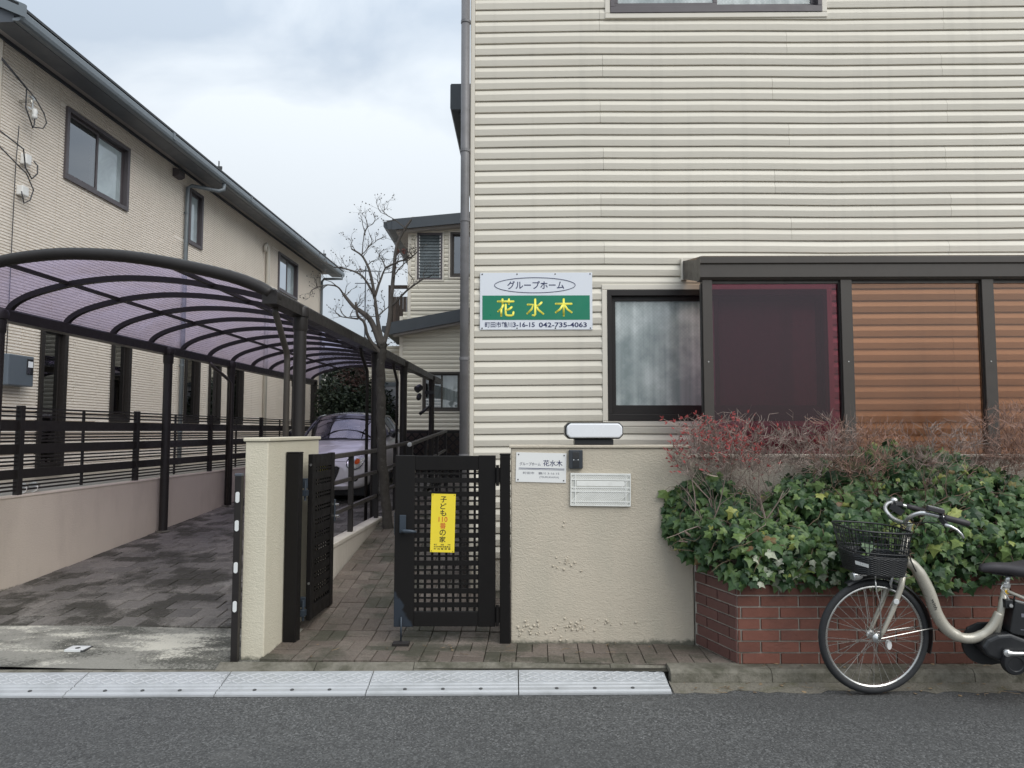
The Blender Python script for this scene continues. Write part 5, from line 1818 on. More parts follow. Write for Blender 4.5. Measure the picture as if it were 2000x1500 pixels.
gr = [(-0.32, 0.535), (-0.28, 0.555), (0.28, 0.555), (0.32, 0.535), (0.30, 0.46), (0.24, 0.33), (0.20, 0.31), (-0.20, 0.31), (-0.24, 0.33), (-0.30, 0.46)]
gm_ = T.part('grille', patch(gr, 0.005), 'car_black', recalc=False)
bar_ = MB()
for z in (0.36, 0.40, 0.44, 0.48, 0.52):
    w = 0.22 + (z - 0.33) * 0.35
    bar_.tube([on_front(-w + 2 * w * k / 10, z, 0.012) for k in range(11)], 0.006, 6)
T.part('grille_bar', bar_, 'black_plastic', gm_)
for s in (-1, 1):
    hl_ = T.part('headlight', patch(ell(0.515 * s, 0.605, 0.105, 0.098, rot=0.5 * s), 0.006), 'alloy', recalc=False, smooth=True)
    T.part('lamp_ring', MB().tube([on_front(x, z, 0.010) for x, z in ell(0.515 * s, 0.605, 0.108, 0.101, rot=0.5 * s)], 0.007, 6, closed=True), 'car_black', hl_)
    T.part('indicator', patch(ell(0.545 * s, 0.612, 0.032, 0.036), 0.014, 3), 'amber', hl_, recalc=False, smooth=True)
    T.part('lamp_bulb', patch(ell(0.47 * s, 0.60, 0.036, 0.036), 0.014, 3), 'lens', hl_, recalc=False, smooth=True)
    T.part('fog_lamp', patch(ell(0.52 * s, 0.375, 0.050, 0.042), 0.006, 3), 'car_black', recalc=False, smooth=True)
    T.part('fog_lens', patch(ell(0.52 * s, 0.375, 0.030, 0.027), 0.012, 3), 'alloy', recalc=False, smooth=True)
lip = MB()
lip.tube([on_front(x, 0.275, 0.010) for x in [-0.46 + 0.092 * k for k in range(11)]], 0.018, 6)
T.part('bumper_lip', lip, 'car_white', smooth=True)
T.part('bonnet_line', MB().tube([on_front(x, 0.615 + 0.02 * (1 - abs(x) / 0.4), 0.001) for x in [-0.40 + 0.08 * k for k in range(11)]], 0.003, 4), 'ink_black')
T.part('number_plate', MB().box(-0.165, 0.165, -0.012, -0.004, 0.415, 0.58), 'sign_yellow', bevel=0.004)
# greenhouse: windscreen, roof, side glass, rear
wsb, wst, rft, rrb = 1.02, 1.60, 2.35, 2.95
prof = [(wsb, 0.845, 0.66), (1.2, 0.985, 0.62), (1.4, 1.115, 0.575), (wst, 1.195, 0.535), (1.72, 1.222, 0.53), (2.0, 1.235, 0.525), (rft, 1.20, 0.52), (2.65, 1.08, 0.54), (rrb, 0.93, 0.58)]


def arc_row(y, z, w, s0=-1.0, s1=1.0, n=10, crown=0.06, bow=0.10, off=0.0):
    return [(w * (s0 + (s1 - s0) * k / n), y + bow * ((s0 + (s1 - s0) * k / n) ** 2), z + off - crown * ((s0 + (s1 - s0) * k / n) ** 2)) for k in range(n + 1)]


ws = MB().grid([arc_row(y, z, w, -0.93, 0.93, bow=0.16) for y, z, w in prof[:4]])
wso = T.part('windscreen', ws, 'windscreen', recalc=False, smooth=True)
T.part('windscreen_header', MB().grid([arc_row(y, z, w, -0.99, 0.99, bow=0.16 if i == 0 else 0.12, off=0.012) for i, (y, z, w) in enumerate(prof[3:5])]).grid([arc_row(y, z, w, -0.99, 0.99, bow=0.16, off=0.006) for (y, z, w) in ((1.52, 1.168, 0.55), (1.60, 1.207, 0.537))]), 'car_black', smooth=True)
T.part('roof', MB().grid([arc_row(y, z, w, -1.0, 1.0, bow=0.10, off=0.014) for y, z, w in prof[4:8]]), 'car_silver', smooth=True, recalc=False)
T.part('rear_window', MB().grid([arc_row(y, z, w, -0.95, 0.95, bow=0.0, off=0.012) for y, z, w in prof[7:]]), 'windscreen', smooth=True)
for s in (-1, 1):
    ap_ = [(s * w * 0.97, y + 0.16 * 0.94, z - 0.052) for y, z, w in prof[:4]]
    T.part('windscreen_pillar', MB().tube(ap_, 0.026, 6), 'car_black', smooth=True)
    edge_up = [(s * w * 0.99, y + 0.10, z - 0.05) for y, z, w in prof[3:9]]
    rows_ = [[(x, y, z) for x, y, z in edge_up], [(s * 0.70, y, 0.87) for x, y, z in edge_up]]
    T.part('side_window', MB().grid(rows_), 'windscreen', smooth=True)
    T.part('roof_rail', MB().tube(edge_up, 0.02, 6), 'car_black', smooth=True)
    mr = T.part('mirror', MB().lathe([(-0.05, 0.02), (-0.04, 0.055), (0.0, 0.072), (0.05, 0.068), (0.06, 0.05)], (s * 0.82, 1.30, 0.93), (0, 1, 0), 12), 'car_black', smooth='auto')
    T.part('mirror_arm', MB().bar((s * 0.70, 1.30, 0.88), (s * 0.79, 1.30, 0.91), 0.04, 0.03), 'car_black', mr)
    for y in (0.62, 2.85):
        wh = T.part('wheel', MB().lathe([(0, 0.27), (0.03, 0.288), (0.13, 0.288), (0.165, 0.265)], (s * 0.735, y, 0.288), (-s, 0, 0), 24), 'rubber', smooth='auto')
        T.part('rim', MB().lathe([(-0.006, 0.05), (-0.004, 0.19), (0.02, 0.2)], (s * 0.735, y, 0.288), (-s, 0, 0), 20), 'alloy', wh, smooth='auto')
        arch = [(s * 0.733, y + 0.33 * math.cos(R(12 * k)), 0.288 + 0.33 * math.sin(R(12 * k))) for k in range(16)]
        T.part('wheel_arch', MB().tube(arch, 0.022, 6), 'car_black', smooth=True)
T.part('wiper', MB().tube([(-0.40, 1.03, 0.862), (0.02, 1.03, 0.880), (0.15, 1.04, 0.878)], 0.008, 6).tube([(0.02, 1.02, 0.874), (0.42, 1.08, 0.860), (0.52, 1.12, 0.85)], 0.008, 6).tube([(-0.45, 1.0, 0.85), (0.1, 1.0, 0.868), (0.5, 1.06, 0.85)], 0.010, 6), 'black_plastic')
T.part('interior', MB().box(-0.5, 0.5, 1.35, 2.6, 0.5, 0.86).box(-0.45, -0.12, 1.95, 2.1, 0.86, 1.08).box(0.12, 0.45, 1.95, 2.1, 0.86, 1.08), 'black_plastic')
T.part('underbody', MB().box(-0.62, 0.62, 0.25, 3.1, 0.10, 0.30), 'black_plastic')

# ------------------------------------------------------------------ bicycle
BP = (2.10, 4.15)
BA = R(-8)
T = Thing('city_bicycle', 'beige electric city bicycle with black front basket leaning at the kerb', 'bicycle', (BP[0], BP[1], 0))
T.o.rotation_euler = (0, 0, BA)
T.org = (0, 0, 0)
hubF, hubR, WR = Vector((-0.035, 0, 0.328)), Vector((1.13, 0, 0.328)), 0.325
HD0, HD1 = Vector((0.118, 0, 0.69)), Vector((0.183, 0, 0.95))
HA = (HD1 - HD0).normalized()
MS = Matrix.Translation(HD0) @ Matrix.Rotation(R(12), 4, HA) @ Matrix.Translation(-HD0)
st = lambda x, y, z: MS @ Vector((x, y, z))
hubF.y = 0


def bike_wheel(c, fn, refl):
    tyre = MB(fn).ring(WR - 0.020, [(0.0205 * math.cos(R(45 * k)), 0.0195 * math.sin(R(45 * k))) for k in range(8)], c, 56)
    w = T.part('wheel', MB(fn).ring(WR - 0.046, [(-0.003, -0.008), (0.004, -0.012), (0.010, -0.010), (0.010, 0.010), (0.004, 0.012), (-0.003, 0.008)], c, 56), 'steel', smooth='auto')
    T.part('tyre', tyre, 'rubber', w, smooth=True)
    sp = MB(fn)
    for k in range(36):
        a = R(10 * k)
        sd = 0.026 if k % 2 else -0.026
        lean = R(48) * (1 if (k // 2) % 2 else -1)
        p = (c[0] + 0.024 * math.cos(a + lean), sd, c[2] + 0.024 * math.sin(a + lean))
        q = (c[0] + (WR - 0.047) * math.cos(a), sd * 0.1, c[2] + (WR - 0.047) * math.sin(a))
        sp.tube([p, q], 0.0016, 4, cap=False)
    T.part('spokes', sp, 'steel', w, kind='stuff')
    T.part('hub', MB(fn).lathe([(-0.052, 0.008), (-0.045, 0.014), (-0.035, 0.026), (-0.03, 0.026), (-0.02, 0.017), (0.02, 0.017), (0.03, 0.026), (0.035, 0.026), (0.045, 0.014), (0.052, 0.008)], (c[0], 0, c[2]), (0, 1, 0), 14), 'alloy', w, smooth='auto')
    for a, rr in refl:
        x, z = c[0] + rr * math.cos(R(a)), c[2] + rr * math.sin(R(a))
        T.part('wheel_reflector', MB(fn).prism([(x + 0.026 * math.cos(R(40 * k)) * 0.55, z + 0.026 * math.sin(R(40 * k))) for k in range(9)], -0.012, 0.008, 'y'), 'reflector', w)
    return w


cF = (hubF.x, 0, hubF.z)
bike_wheel(cF, st, [(-30, 0.10)])
bike_wheel((hubR.x, 0, hubR.z), None, [(60, 0.18)])
# mudguards
sec = [(0.0, -0.024), (0.010, -0.018), (0.014, 0), (0.010, 0.018), (0.0, 0.024), (0.008, 0.016), (0.011, 0), (0.008, -0.016)]
T.part('front_mudguard', MB(st).ring(WR + 0.008, sec, cF, 36, -18, 118), 'black_plastic', smooth='auto')
T.part('mudguard_stay', MB(st).tube([(cF[0], -0.05, cF[2]), (cF[0] + (WR + 0.018) * math.cos(R(8)), -0.026, cF[2] + (WR + 0.018) * math.sin(R(8)))], 0.003, 6).tube([(cF[0], 0.05, cF[2]), (cF[0] + (WR + 0.018) * math.cos(R(8)), 0.026, cF[2] + (WR + 0.018) * math.sin(R(8)))], 0.003, 6), 'steel')
T.part('rear_mudguard', MB().ring(WR + 0.008, sec, (hubR.x, 0, hubR.z), 40, -10, 190), 'black_plastic', smooth='auto')
# fork
for s in (-1, 1):
    T.part('fork_blade', MB(st).tube([(0.112, 0.052 * s, 0.700), (0.095, 0.056 * s, 0.62), (0.045, 0.056 * s, 0.49), (-0.010, 0.054 * s, 0.372), (cF[0], 0.052 * s, cF[2])], [0.0165, 0.0165, 0.0145, 0.011, 0.009], 10), 'bike_paint', smooth=True)
T.part('fork_crown', MB(st).tube([(0.112, -0.052, 0.700), (0.114, -0.02, 0.712), (0.114, 0.02, 0.712), (0.112, 0.052, 0.700)], 0.0175, 10), 'bike_paint', smooth=True)
T.part('front_brake', MB(st).tube([(0.085, -0.03, 0.70), (0.060, -0.035, 0.67), (0.050, -0.03, 0.635), (0.062, -0.02, 0.605)], [0.009, 0.008, 0.008, 0.007], 6).tube([(0.085, 0.03, 0.70), (0.060, 0.035, 0.67), (0.055, 0.03, 0.62)], 0.007, 6), 'alloy', smooth=True)
T.part('fork_reflector', MB(st).lathe([(0, 0.010), (0.006, 0.016), (0.01, 0.014)], (0.055, -0.072, 0.545), (-0.3, -1, 0), 10), 'reflector')
# head tube, stem, handlebar
T.part('head_tube', MB().tube([HD0 - HA * 0.0, HD0 + HA * 0.21], [0.024, 0.022], 12), 'bike_paint', smooth=True)
T.part('stem', MB().tube([HD0 + HA * 0.2, HD0 + HA * 0.275, HD0 + HA * 0.29], [0.013, 0.014, 0.017], 10), 'alloy', smooth=True)
bar_pts = lambda s, q: q
L_ = [(0.188, 0.0, 0.962), (0.150, -0.06, 0.966), (0.112, -0.13, 0.985), (0.108, -0.20, 1.024), (0.146, -0.243, 1.052), (0.20, -0.253, 1.048), (0.268, -0.262, 1.030)]
R_ = [(0.188, 0.0, 0.962), (0.170, 0.07, 0.965), (0.140, 0.14, 0.985), (0.128, 0.205, 1.030), (0.170, 0.255, 1.060), (0.225, 0.275, 1.050), (0.285, 0.288, 1.035)]


def smooth_path(p, n=5):
    p = [Vector(q) for q in p]
    out_ = []
    for i in range(len(p) - 1):
        a, b, c, d = p[max(i - 1, 0)], p[i], p[i + 1], p[min(i + 2, len(p) - 1)]
        for k in range(n):
            s = k / n
            out_.append(0.5 * (2 * b + (c - a) * s + (2 * a - 5 * b + 4 * c - d) * s * s + (3 * b - a - 3 * c + d) * s ** 3))
    out_.append(p[-1])
    return out_


hbars = T.part('handlebar', MB().tube(smooth_path(list(reversed(L_)) + R_[1:], 5), 0.0115, 10), 'alloy', smooth=True)
T.part('grip', MB().tube([(0.258, -0.261, 1.033), (0.27, -0.263, 1.030), (0.32, -0.268, 1.018), (0.372, -0.273, 1.004), (0.380, -0.274, 1.002)], [0.0155, 0.017, 0.0165, 0.017, 0.012], 12), 'grip_grey', hbars, smooth=True)
T.part('grip', MB().tube([(0.278, 0.287, 1.037), (0.33, 0.297, 1.025), (0.39, 0.307, 1.008)], [0.0165, 0.0165, 0.015], 12), 'grip_grey', hbars, smooth=True)
T.part('control_unit', MB().bar((0.175, -0.262, 1.083), (0.255, -0.272, 1.063), 0.045, 0.026), 'grip_grey', hbars, bevel=0.006)
T.part('control_display', MB().bar((0.178, -0.262, 1.0975), (0.250, -0.271, 1.0795), 0.036, 0.004), 'alloy', hbars)
T.part('brake_clamp', MB().tube([(0.236, -0.258, 1.041), (0.252, -0.260, 1.037)], 0.018, 10).bar((0.244, -0.262, 1.03), (0.262, -0.285, 0.99), 0.016, 0.024), 'black_plastic', hbars)
T.part('brake_lever', MB().tube([(0.250, -0.290, 0.998), (0.275, -0.302, 0.990), (0.302, -0.308, 0.974), (0.322, -0.310, 0.952), (0.332, -0.310, 0.932)], [0.010, 0.008, 0.007, 0.0065, 0.007], 8), 'alloy', hbars, smooth=True)
T.part('brake_lever', MB().tube([(0.258, 0.318, 1.0), (0.30, 0.33, 0.985), (0.335, 0.335, 0.945)], [0.010, 0.007, 0.006], 8), 'alloy', hbars, smooth=True)
T.part('bell', MB().lathe([(0, 0.024), (0.012, 0.022), (0.02, 0.012), (0.022, 0.003)], (0.205, 0.275, 1.070), (0, -0.3, 1), 12), 'alloy', hbars, smooth=True)
T.part('gear_shifter', MB().tube([(0.195, 0.255, 1.05), (0.245, 0.275, 1.045)], 0.021, 10).bar((0.17, 0.24, 1.045), (0.235, 0.235, 1.00), 0.04, 0.04), 'black_plastic', hbars)
T.part('brake_cable', MB().tube(smooth_path([(0.258, -0.285, 0.992), (0.20, -0.26, 1.005), (0.12, -0.16, 0.985), (0.075, -0.05, 0.955), (0.10, 0.0, 0.86), (0.095, -0.01, 0.72)], 5), 0.003, 6).tube(smooth_path([(0.23, 0.27, 1.02), (0.14, 0.17, 1.0), (0.10, 0.05, 0.985), (0.16, -0.03, 0.93), (0.165, -0.03, 0.80), (0.20, -0.03, 0.70)], 5), 0.003, 6), 'black_plastic', hbars, smooth=True)

# basket on the steered front
bt_, bb_ = 0.948, 0.700


def bk(t, f):
    """rounded rectangle, f 0 at the bottom, 1 at the rim"""
    hxx = 0.142 + (0.186 - 0.142) * f
    hyy = 0.125 + (0.175 - 0.125) * f
    cx = -0.045 + 0.012 * (1 - f)
    a = 2 * math.pi * t
    ca, sa = math.cos(a), math.sin(a)
    p = 3.2
    k = (abs(ca) ** p + abs(sa) ** p) ** (-1 / p)
    zz = bb_ + (bt_ - bb_) * f + (0.022 * f) * (-(ca * k)) * 0.6 - 0.012 * (1 - f) * (ca * k)
    return (cx + hxx * ca * k, hyy * sa * k, zz)


NB = 64
bsk = T.part('basket', MB(st).tube([bk(k / NB, 1.0) for k in range(NB)], 0.0055, 6, closed=True).tube([bk(k / NB, 0.50) for k in range(NB)], 0.0042, 6, closed=True).tube([bk(k / NB, 0.42) for k in range(NB)], 0.0042, 6, closed=True).tube([bk(k / NB, 0.0) for k in range(NB)], 0.005, 6, closed=True), 'black_plastic', smooth=True)
wv = MB(st)
for f in (0.90, 0.74, 0.62):
    wv.tube([bk(k / NB, f) for k in range(NB)], 0.0026, 4, closed=True)
for k in range(56):
    wv.tube([bk(k / 56, 0.40), bk(k / 56, 1.0)], 0.0022, 4, cap=False)
T.part('basket_wire', wv, 'black_plastic', bsk, kind='stuff')
wk = MB(st)
for j in range(17):
    f = 0.012 + 0.40 * j / 17
    pts = []
    for k in range(112):
        x, y, z = bk(k / 112, f)
        s = 1 + 0.012 * (1 if (k + 2 * (j % 2)) % 4 < 2 else -1)
        pts.append((-0.04 + (x + 0.04) * s, y * s, z))
    wk.tube(pts, 0.0062, 5, closed=True)
T.part('basket_weave', wk, 'black_plastic', bsk, kind='stuff', smooth=True)
bt2 = MB(st)
for k in range(9):
    y = -0.11 + 0.0275 * k
    bt2.tube([(-0.17, y, bb_ + 0.004), (0.10, y, bb_ - 0.006)], 0.004, 5)
T.part('basket_floor', bt2, 'black_plastic', bsk)
a_, b_ = bk(0.633, 0.22), bk(0.668, 0.22)
la, lb, lc, ld = [Vector(bk(t, f)) for t, f in ((0.585, 0.20), (0.655, 0.17), (0.655, 0.255), (0.585, 0.285))]
off = Vector((-0.009, -0.012, 0))
T.part('basket_tag', MB(st).add([la + off, lb + off, lc + off, ld + off], [(0, 1, 2, 3)]), 'white_plastic', bsk)
T.part('basket_stay', MB(st).tube([(-0.06, -0.06, 0.70), (-0.055, -0.065, 0.60), (-0.035, -0.066, 0.54), (-0.03, -0.066, 0.42), (cF[0], -0.062, cF[2])], 0.0042, 6).tube([(-0.06, 0.06, 0.70), (-0.055, 0.065, 0.60), (-0.03, 0.066, 0.42), (cF[0], 0.062, cF[2])], 0.0042, 6), 'steel', bsk, smooth=True)
T.part('head_lamp', MB(st).lathe([(0, 0.014), (0.02, 0.022), (0.05, 0.025), (0.055, 0.020)], (-0.115, -0.02, 0.675), (-1, 0, 0), 12), 'alloy', smooth='auto')
T.part('lamp_bracket', MB(st).bar((-0.115, -0.02, 0.68), (0.05, -0.01, 0.692), 0.02, 0.014), 'black_plastic')

# frame: swooping down tube, seat tube, stays
dtp = [(0.160, 0, 0.755), (0.212, 0, 0.712), (0.272, 0, 0.592), (0.312, 0, 0.462), (0.366, 0, 0.376), (0.446, 0, 0.333), (0.530, 0, 0.345), (0.598, 0, 0.402), (0.640, 0, 0.480)]
frm = T.part('frame', MB().tube(smooth_path(dtp, 5), [0.030] * 6 + [0.034] * 8 + [0.033] * 10 + [0.028] * 8 + [0.024] * 8 + [0.022], 14), 'bike_paint', smooth=True)
T.part('seat_tube', MB().tube([(0.612, 0, 0.33), (0.682, 0, 0.635)], 0.019, 12), 'bike_paint', frm, smooth=True)
T.part('seat_post', MB().tube([(0.682, 0, 0.63), (0.697, 0, 0.70)], 0.014, 10), 'alloy', frm, smooth=True)
T.part('seat_clamp', MB().tube([(0.679, 0, 0.622), (0.684, 0, 0.646)], 0.022, 12).tube([(0.672, -0.02, 0.640), (0.648, -0.03, 0.638), (0.640, -0.032, 0.620), (0.664, -0.034, 0.585), (0.676, -0.034, 0.562)], 0.0045, 6), 'alloy', frm, smooth='auto')
T.part('frame_tag', MB().box(0.664, 0.684, -0.0215, -0.0205, 0.588, 0.610), 'yellow_tag', frm)
for s in (-1, 1):
    T.part('chain_stay', MB().tube([(0.62, 0.03 * s, 0.29), (0.80, 0.05 * s, 0.30), (hubR.x, 0.058 * s, hubR.z)], 0.010, 8), 'bike_paint', frm, smooth=True)
    T.part('seat_stay', MB().tube([(0.676, 0.02 * s, 0.605), (0.80, 0.05 * s, 0.55), (hubR.x, 0.058 * s, hubR.z)], 0.009, 8), 'bike_paint', frm, smooth=True)
    T.part('rear_carrier', MB().tube([(0.83, 0.06 * s, 0.705), (1.30, 0.06 * s, 0.705), (1.34, 0.0, 0.705)], 0.006, 6).tube([(1.16, 0.06 * s, 0.705), (hubR.x, 0.064 * s, hubR.z)], 0.005, 6), 'steel', smooth=True)
# lettering down the tube
lt = text_mb('with', 0, 0.062, 0, 0.018, 0, 0.01)
dirv = Vector((0.040, 0, -0.130)).normalized()
upv = Vector((dirv.z * -1, 0, dirv.x))
l2 = MB()
l2.add([Vector((0.279, -0.0355, 0.552)) + dirv * x + upv * (z - 0.009) for x, y, z in lt.v], lt.f)
T.part('lettering', l2, 'ink_black', frm, recalc=False)
# motor, chain case, crank, pedals
mo = T.part('motor_case', MB().prism([(0.515, 0.300), (0.545, 0.345), (0.600, 0.372), (0.665, 0.380), (0.740, 0.352), (0.800, 0.318), (0.800, 0.270), (0.745, 0.235), (0.690, 0.222), (0.610, 0.228), (0.540, 0.252)], -0.062, 0.055, 'y'), 'black_plastic', bevel=0.018, seg=3)
T.part('motor_disc', MB().lathe([(0, 0.062), (0.02, 0.063), (0.035, 0.056), (0.037, 0.040), (0.033, 0.036)], (0.668, -0.055, 0.226), (0, -1, 0), 24), 'black_plastic', mo, smooth='auto')
T.part('chain_ring', MB().lathe([(0, 0.115), (0.012, 0.118), (0.02, 0.10)], (0.585, 0.062, 0.288), (0, 1, 0), 28), 'black_plastic', mo, smooth='auto')
T.part('chain_case', MB().prism([(0.47, 0.30), (0.50, 0.375), (0.56, 0.405), (0.64, 0.41), (1.10, 0.37), (1.17, 0.33), (1.10, 0.27), (0.62, 0.17), (0.54, 0.18), (0.48, 0.23)], 0.064, 0.085, 'y'), 'black_plastic', bevel=0.008)
cr = T.part('crank', MB().tube([(0.630, -0.085, 0.283), (0.66, -0.088, 0.283), (0.775, -0.092, 0.287)], [0.016, 0.011, 0.009], 10).lathe([(0, 0.019), (0.012, 0.019), (0.016, 0.010)], (0.630, -0.078, 0.283), (0, -1, 0), 14), 'alloy', smooth='auto')
T.part('pedal', MB().box(0.745, 0.825, -0.19, -0.10, 0.274, 0.298), 'black_plastic', cr, bevel=0.004)
cr2 = T.part('crank', MB().tube([(0.62, 0.09, 0.285), (0.54, 0.095, 0.30), (0.455, 0.098, 0.318)], [0.013, 0.010, 0.012], 10), 'alloy', smooth=True)
T.part('pedal', MB().box(0.395, 0.475, 0.105, 0.195, 0.318, 0.342), 'black_plastic', cr2, bevel=0.004)
bt_ = T.part('battery', MB().prism([(0.668, 0.385), (0.700, 0.548), (0.712, 0.556), (0.810, 0.532), (0.815, 0.515), (0.785, 0.372), (0.770, 0.362), (0.680, 0.376)], -0.048, 0.048, 'y'), 'black_plastic', bevel=0.010)
T.part('battery_trim', MB().bar((0.702, -0.046, 0.560), (0.808, -0.046, 0.535), 0.004, 0.008), 'alloy', bt_)
T.part('battery_handle', MB().tube([(0.71, -0.02, 0.56), (0.715, -0.02, 0.588), (0.79, -0.02, 0.572), (0.792, -0.02, 0.545)], 0.006, 6), 'black_plastic', bt_)
T.part('battery_lock', MB().box(0.652, 0.692, -0.045, 0.03, 0.515, 0.562).lathe([(0, 0.013), (0.006, 0.011)], (0.676, -0.046, 0.532), (0, -1, 0), 12), 'black_plastic', bt_, bevel=0.003)
T.part('battery_key', MB().lathe([(0, 0.010), (0.004, 0.009)], (0.676, -0.0525, 0.532), (0, -1, 0), 12), 'alloy', bt_)
T.part('battery_marks', MB().box(0.728, 0.752, -0.0492, -0.0485, 0.470, 0.490).box(0.722, 0.765, -0.0492, -0.0485, 0.400, 0.404), 'ink_grey', bt_)
# saddle
sr = []
for x, w, zt, zb in ((0.548, 0.018, 0.728, 0.708), (0.560, 0.028, 0.748, 0.702), (0.62, 0.042, 0.758, 0.700), (0.68, 0.055, 0.757, 0.695), (0.735, 0.085, 0.757, 0.682), (0.79, 0.108, 0.768, 0.682), (0.825, 0.108, 0.775, 0.695), (0.845, 0.085, 0.768, 0.712)):
    rr = []
    for k in range(16):
        a = 2 * math.pi * k / 16
        rr.append((x, w * math.cos(a), (zt + zb) / 2 + (zt - zb) / 2 * (abs(math.sin(a)) ** 0.7) * (1 if math.sin(a) > 0 else -1)))
    rr.append(rr[0])
    sr.append(rr)
sb = MB().grid(sr)
sb.add(sr[0][:16], [tuple(range(16))])
sb.add(sr[-1][:16], [tuple(range(16))])
sd_ = T.part('saddle', sb, 'grip_grey', smooth=True)
T.part('saddle_rail', MB().tube([(0.60, -0.02, 0.70), (0.69, -0.025, 0.688), (0.80, -0.035, 0.70)], 0.005, 6).tube([(0.60, 0.02, 0.70), (0.69, 0.025, 0.688), (0.80, 0.035, 0.70)], 0.005, 6), 'black_plastic', sd_)
for s in (-1, 1):
    T.part('kickstand', MB().tube([(hubR.x, 0.075 * s, hubR.z), (hubR.x + 0.05, 0.095 * s, 0.015)], 0.007, 8), 'steel', smooth=True)
# shift so that the steered front wheel stands on the road
T.o.location.z = 0.004

# ------------------------------------------------------------------ bare tree
def grow(mb, p, d, r, length, level, rng, maxlevel, buds, seg=3, bend=0.35, up=0.25, sides=5, r_end=None, spread=0.9, forks=(2, 3), shrink=0.66, box=None):
    pts, rs = [Vector(p)], [r]
    cur, dr = Vector(p), Vector(d).normalized()
    for i in range(seg):
        dr = (dr + Vector((rng.gauss(0, bend), rng.gauss(0, bend), rng.gauss(0, bend) + up)) * 0.4).normalized()
        cur = cur + dr * (length / seg)
        pts.append(cur)
        rs.append(r * (1 - 0.42 * (i + 1) / seg))
    mb.tube(pts, rs, sides if level < 2 else 3, cap=False)
    if level >= maxlevel:
        buds.append((cur.copy(), dr.copy()))
        return
    for k in range(rng.randint(*forks)):
        i = seg if k == 0 else rng.randint(max(1, seg - 2), seg)
        ax = dr.orthogonal().normalized()
        ax.rotate(Matrix.Rotation(rng.uniform(0, 6.283), 3, dr))
        nd = dr.copy()
        nd.rotate(Matrix.Rotation(rng.uniform(0.25, spread), 3, ax))
        if box and not box(pts[i]):
            continue
        grow(mb, pts[i], nd, rs[i] * 0.72, length * shrink * rng.uniform(0.75, 1.2), level + 1, rng, maxlevel, buds, seg, bend, up, sides, r_end, spread, forks, shrink, box)


rt = random.Random(21)
TU, TV = -1.62, 7.62
T = Thing('bare_tree', 'bare dogwood tree beside the path in front of the rear house', 'tree', (TU, TV, 0.45), LOT)


F_, TH_ = 1387.0, math.atan(92 / 1387)
TREE_V = 7.40     # the tree's limbs spread about this depth of the lot


def tp(zx, zy, dv=0.0):
    """limb points measured on the photograph, carried to the tree's own depth"""
    px, py = zx / 4.41 + 580, zy / 4.41 + 360
    x, y = (px - 1000) / F_, (750 - py) / F_
    r = Vector((x, math.cos(TH_) - y * math.sin(TH_), math.sin(TH_) + y * math.cos(TH_)))
    a = R(LOT)
    lu, lv = r.x * math.cos(a) - r.y * math.sin(a), r.x * math.sin(a) + r.y * math.cos(a)
    t = (TREE_V + dv) / lv
    return Vector((lu * t, TREE_V + dv, 1.5 + r.z * t))


tk = MB()
trunk = [Vector((-1.600, TV, 0.36)), Vector((-1.605, TV, 0.50)), Vector((-1.635, 7.58, 0.85)), Vector((-1.650, 7.5, 1.25)), Vector((-1.655, 7.45, 1.7)), Vector((-1.655, 7.42, 2.1)), tp(738, 1440), tp(738, 1370)]
tp_pts = smooth_path(trunk, 6)
trd = [0.056 - 0.014 * (i / (len(tp_pts) - 1)) + 0.022 * math.exp(-i / 2.2) for i in range(len(tp_pts))]
tk.tube([p + Vector((rt.gauss(0, 0.005), rt.gauss(0, 0.005), 0)) for p in tp_pts], [r * rt.uniform(0.93, 1.07) for r in trd], 12)
T.part('trunk', tk, 'bark', smooth=True)
limbs = [
    ([(738, 1390), (700, 1200), (670, 960)], 0.030, 0.0), ([(670, 965), (640, 800), (608, 700), (556, 612), (470, 556)], 0.018, 0.05),
    ([(670, 965), (612, 860), (550, 780), (430, 730), (312, 712)], 0.014, -0.15), ([(672, 965), (716, 830), (760, 722)], 0.017, 0.1),
    ([(760, 722), (860, 672), (960, 640), (1022, 598)], 0.012, -0.1), ([(760, 722), (740, 660), (705, 620)], 0.008, 0.3),
    ([(725, 1400), (640, 1180), (545, 1092), (490, 1055), (395, 940)], 0.034, -0.1), ([(400, 945), (345, 880), (240, 868), (148, 900)], 0.010, -0.2),
    ([(745, 1390), (792, 1200), (812, 1000), (830, 800), (848, 610), (868, 505), (930, 385), (985, 305)], 0.027, 0.12),
    ([(825, 1045), (925, 935), (1010, 868), (1095, 812)], 0.013, -0.2), ([(700, 1135), (745, 1090), (785, 1062)], 0.009, 0.15),
    ([(745, 1480), (650, 1370), (605, 1290), (580, 1190), (525, 1130), (505, 1015)], 0.022, -0.25), ([(528, 1160), (450, 1150), (385, 1142)], 0.010, -0.2),
    ([(830, 800), (870, 740), (940, 670), (1010, 612)], 0.008, 0.2), ([(935, 380), (850, 310), (790, 275), (722, 240)], 0.006, 0.1),
    ([(560, 615), (575, 470), (590, 390), (640, 350)], 0.006, 0.0), ([(556, 612), (620, 540), (690, 480)], 0.006, 0.1)]
br = MB()
buds = []
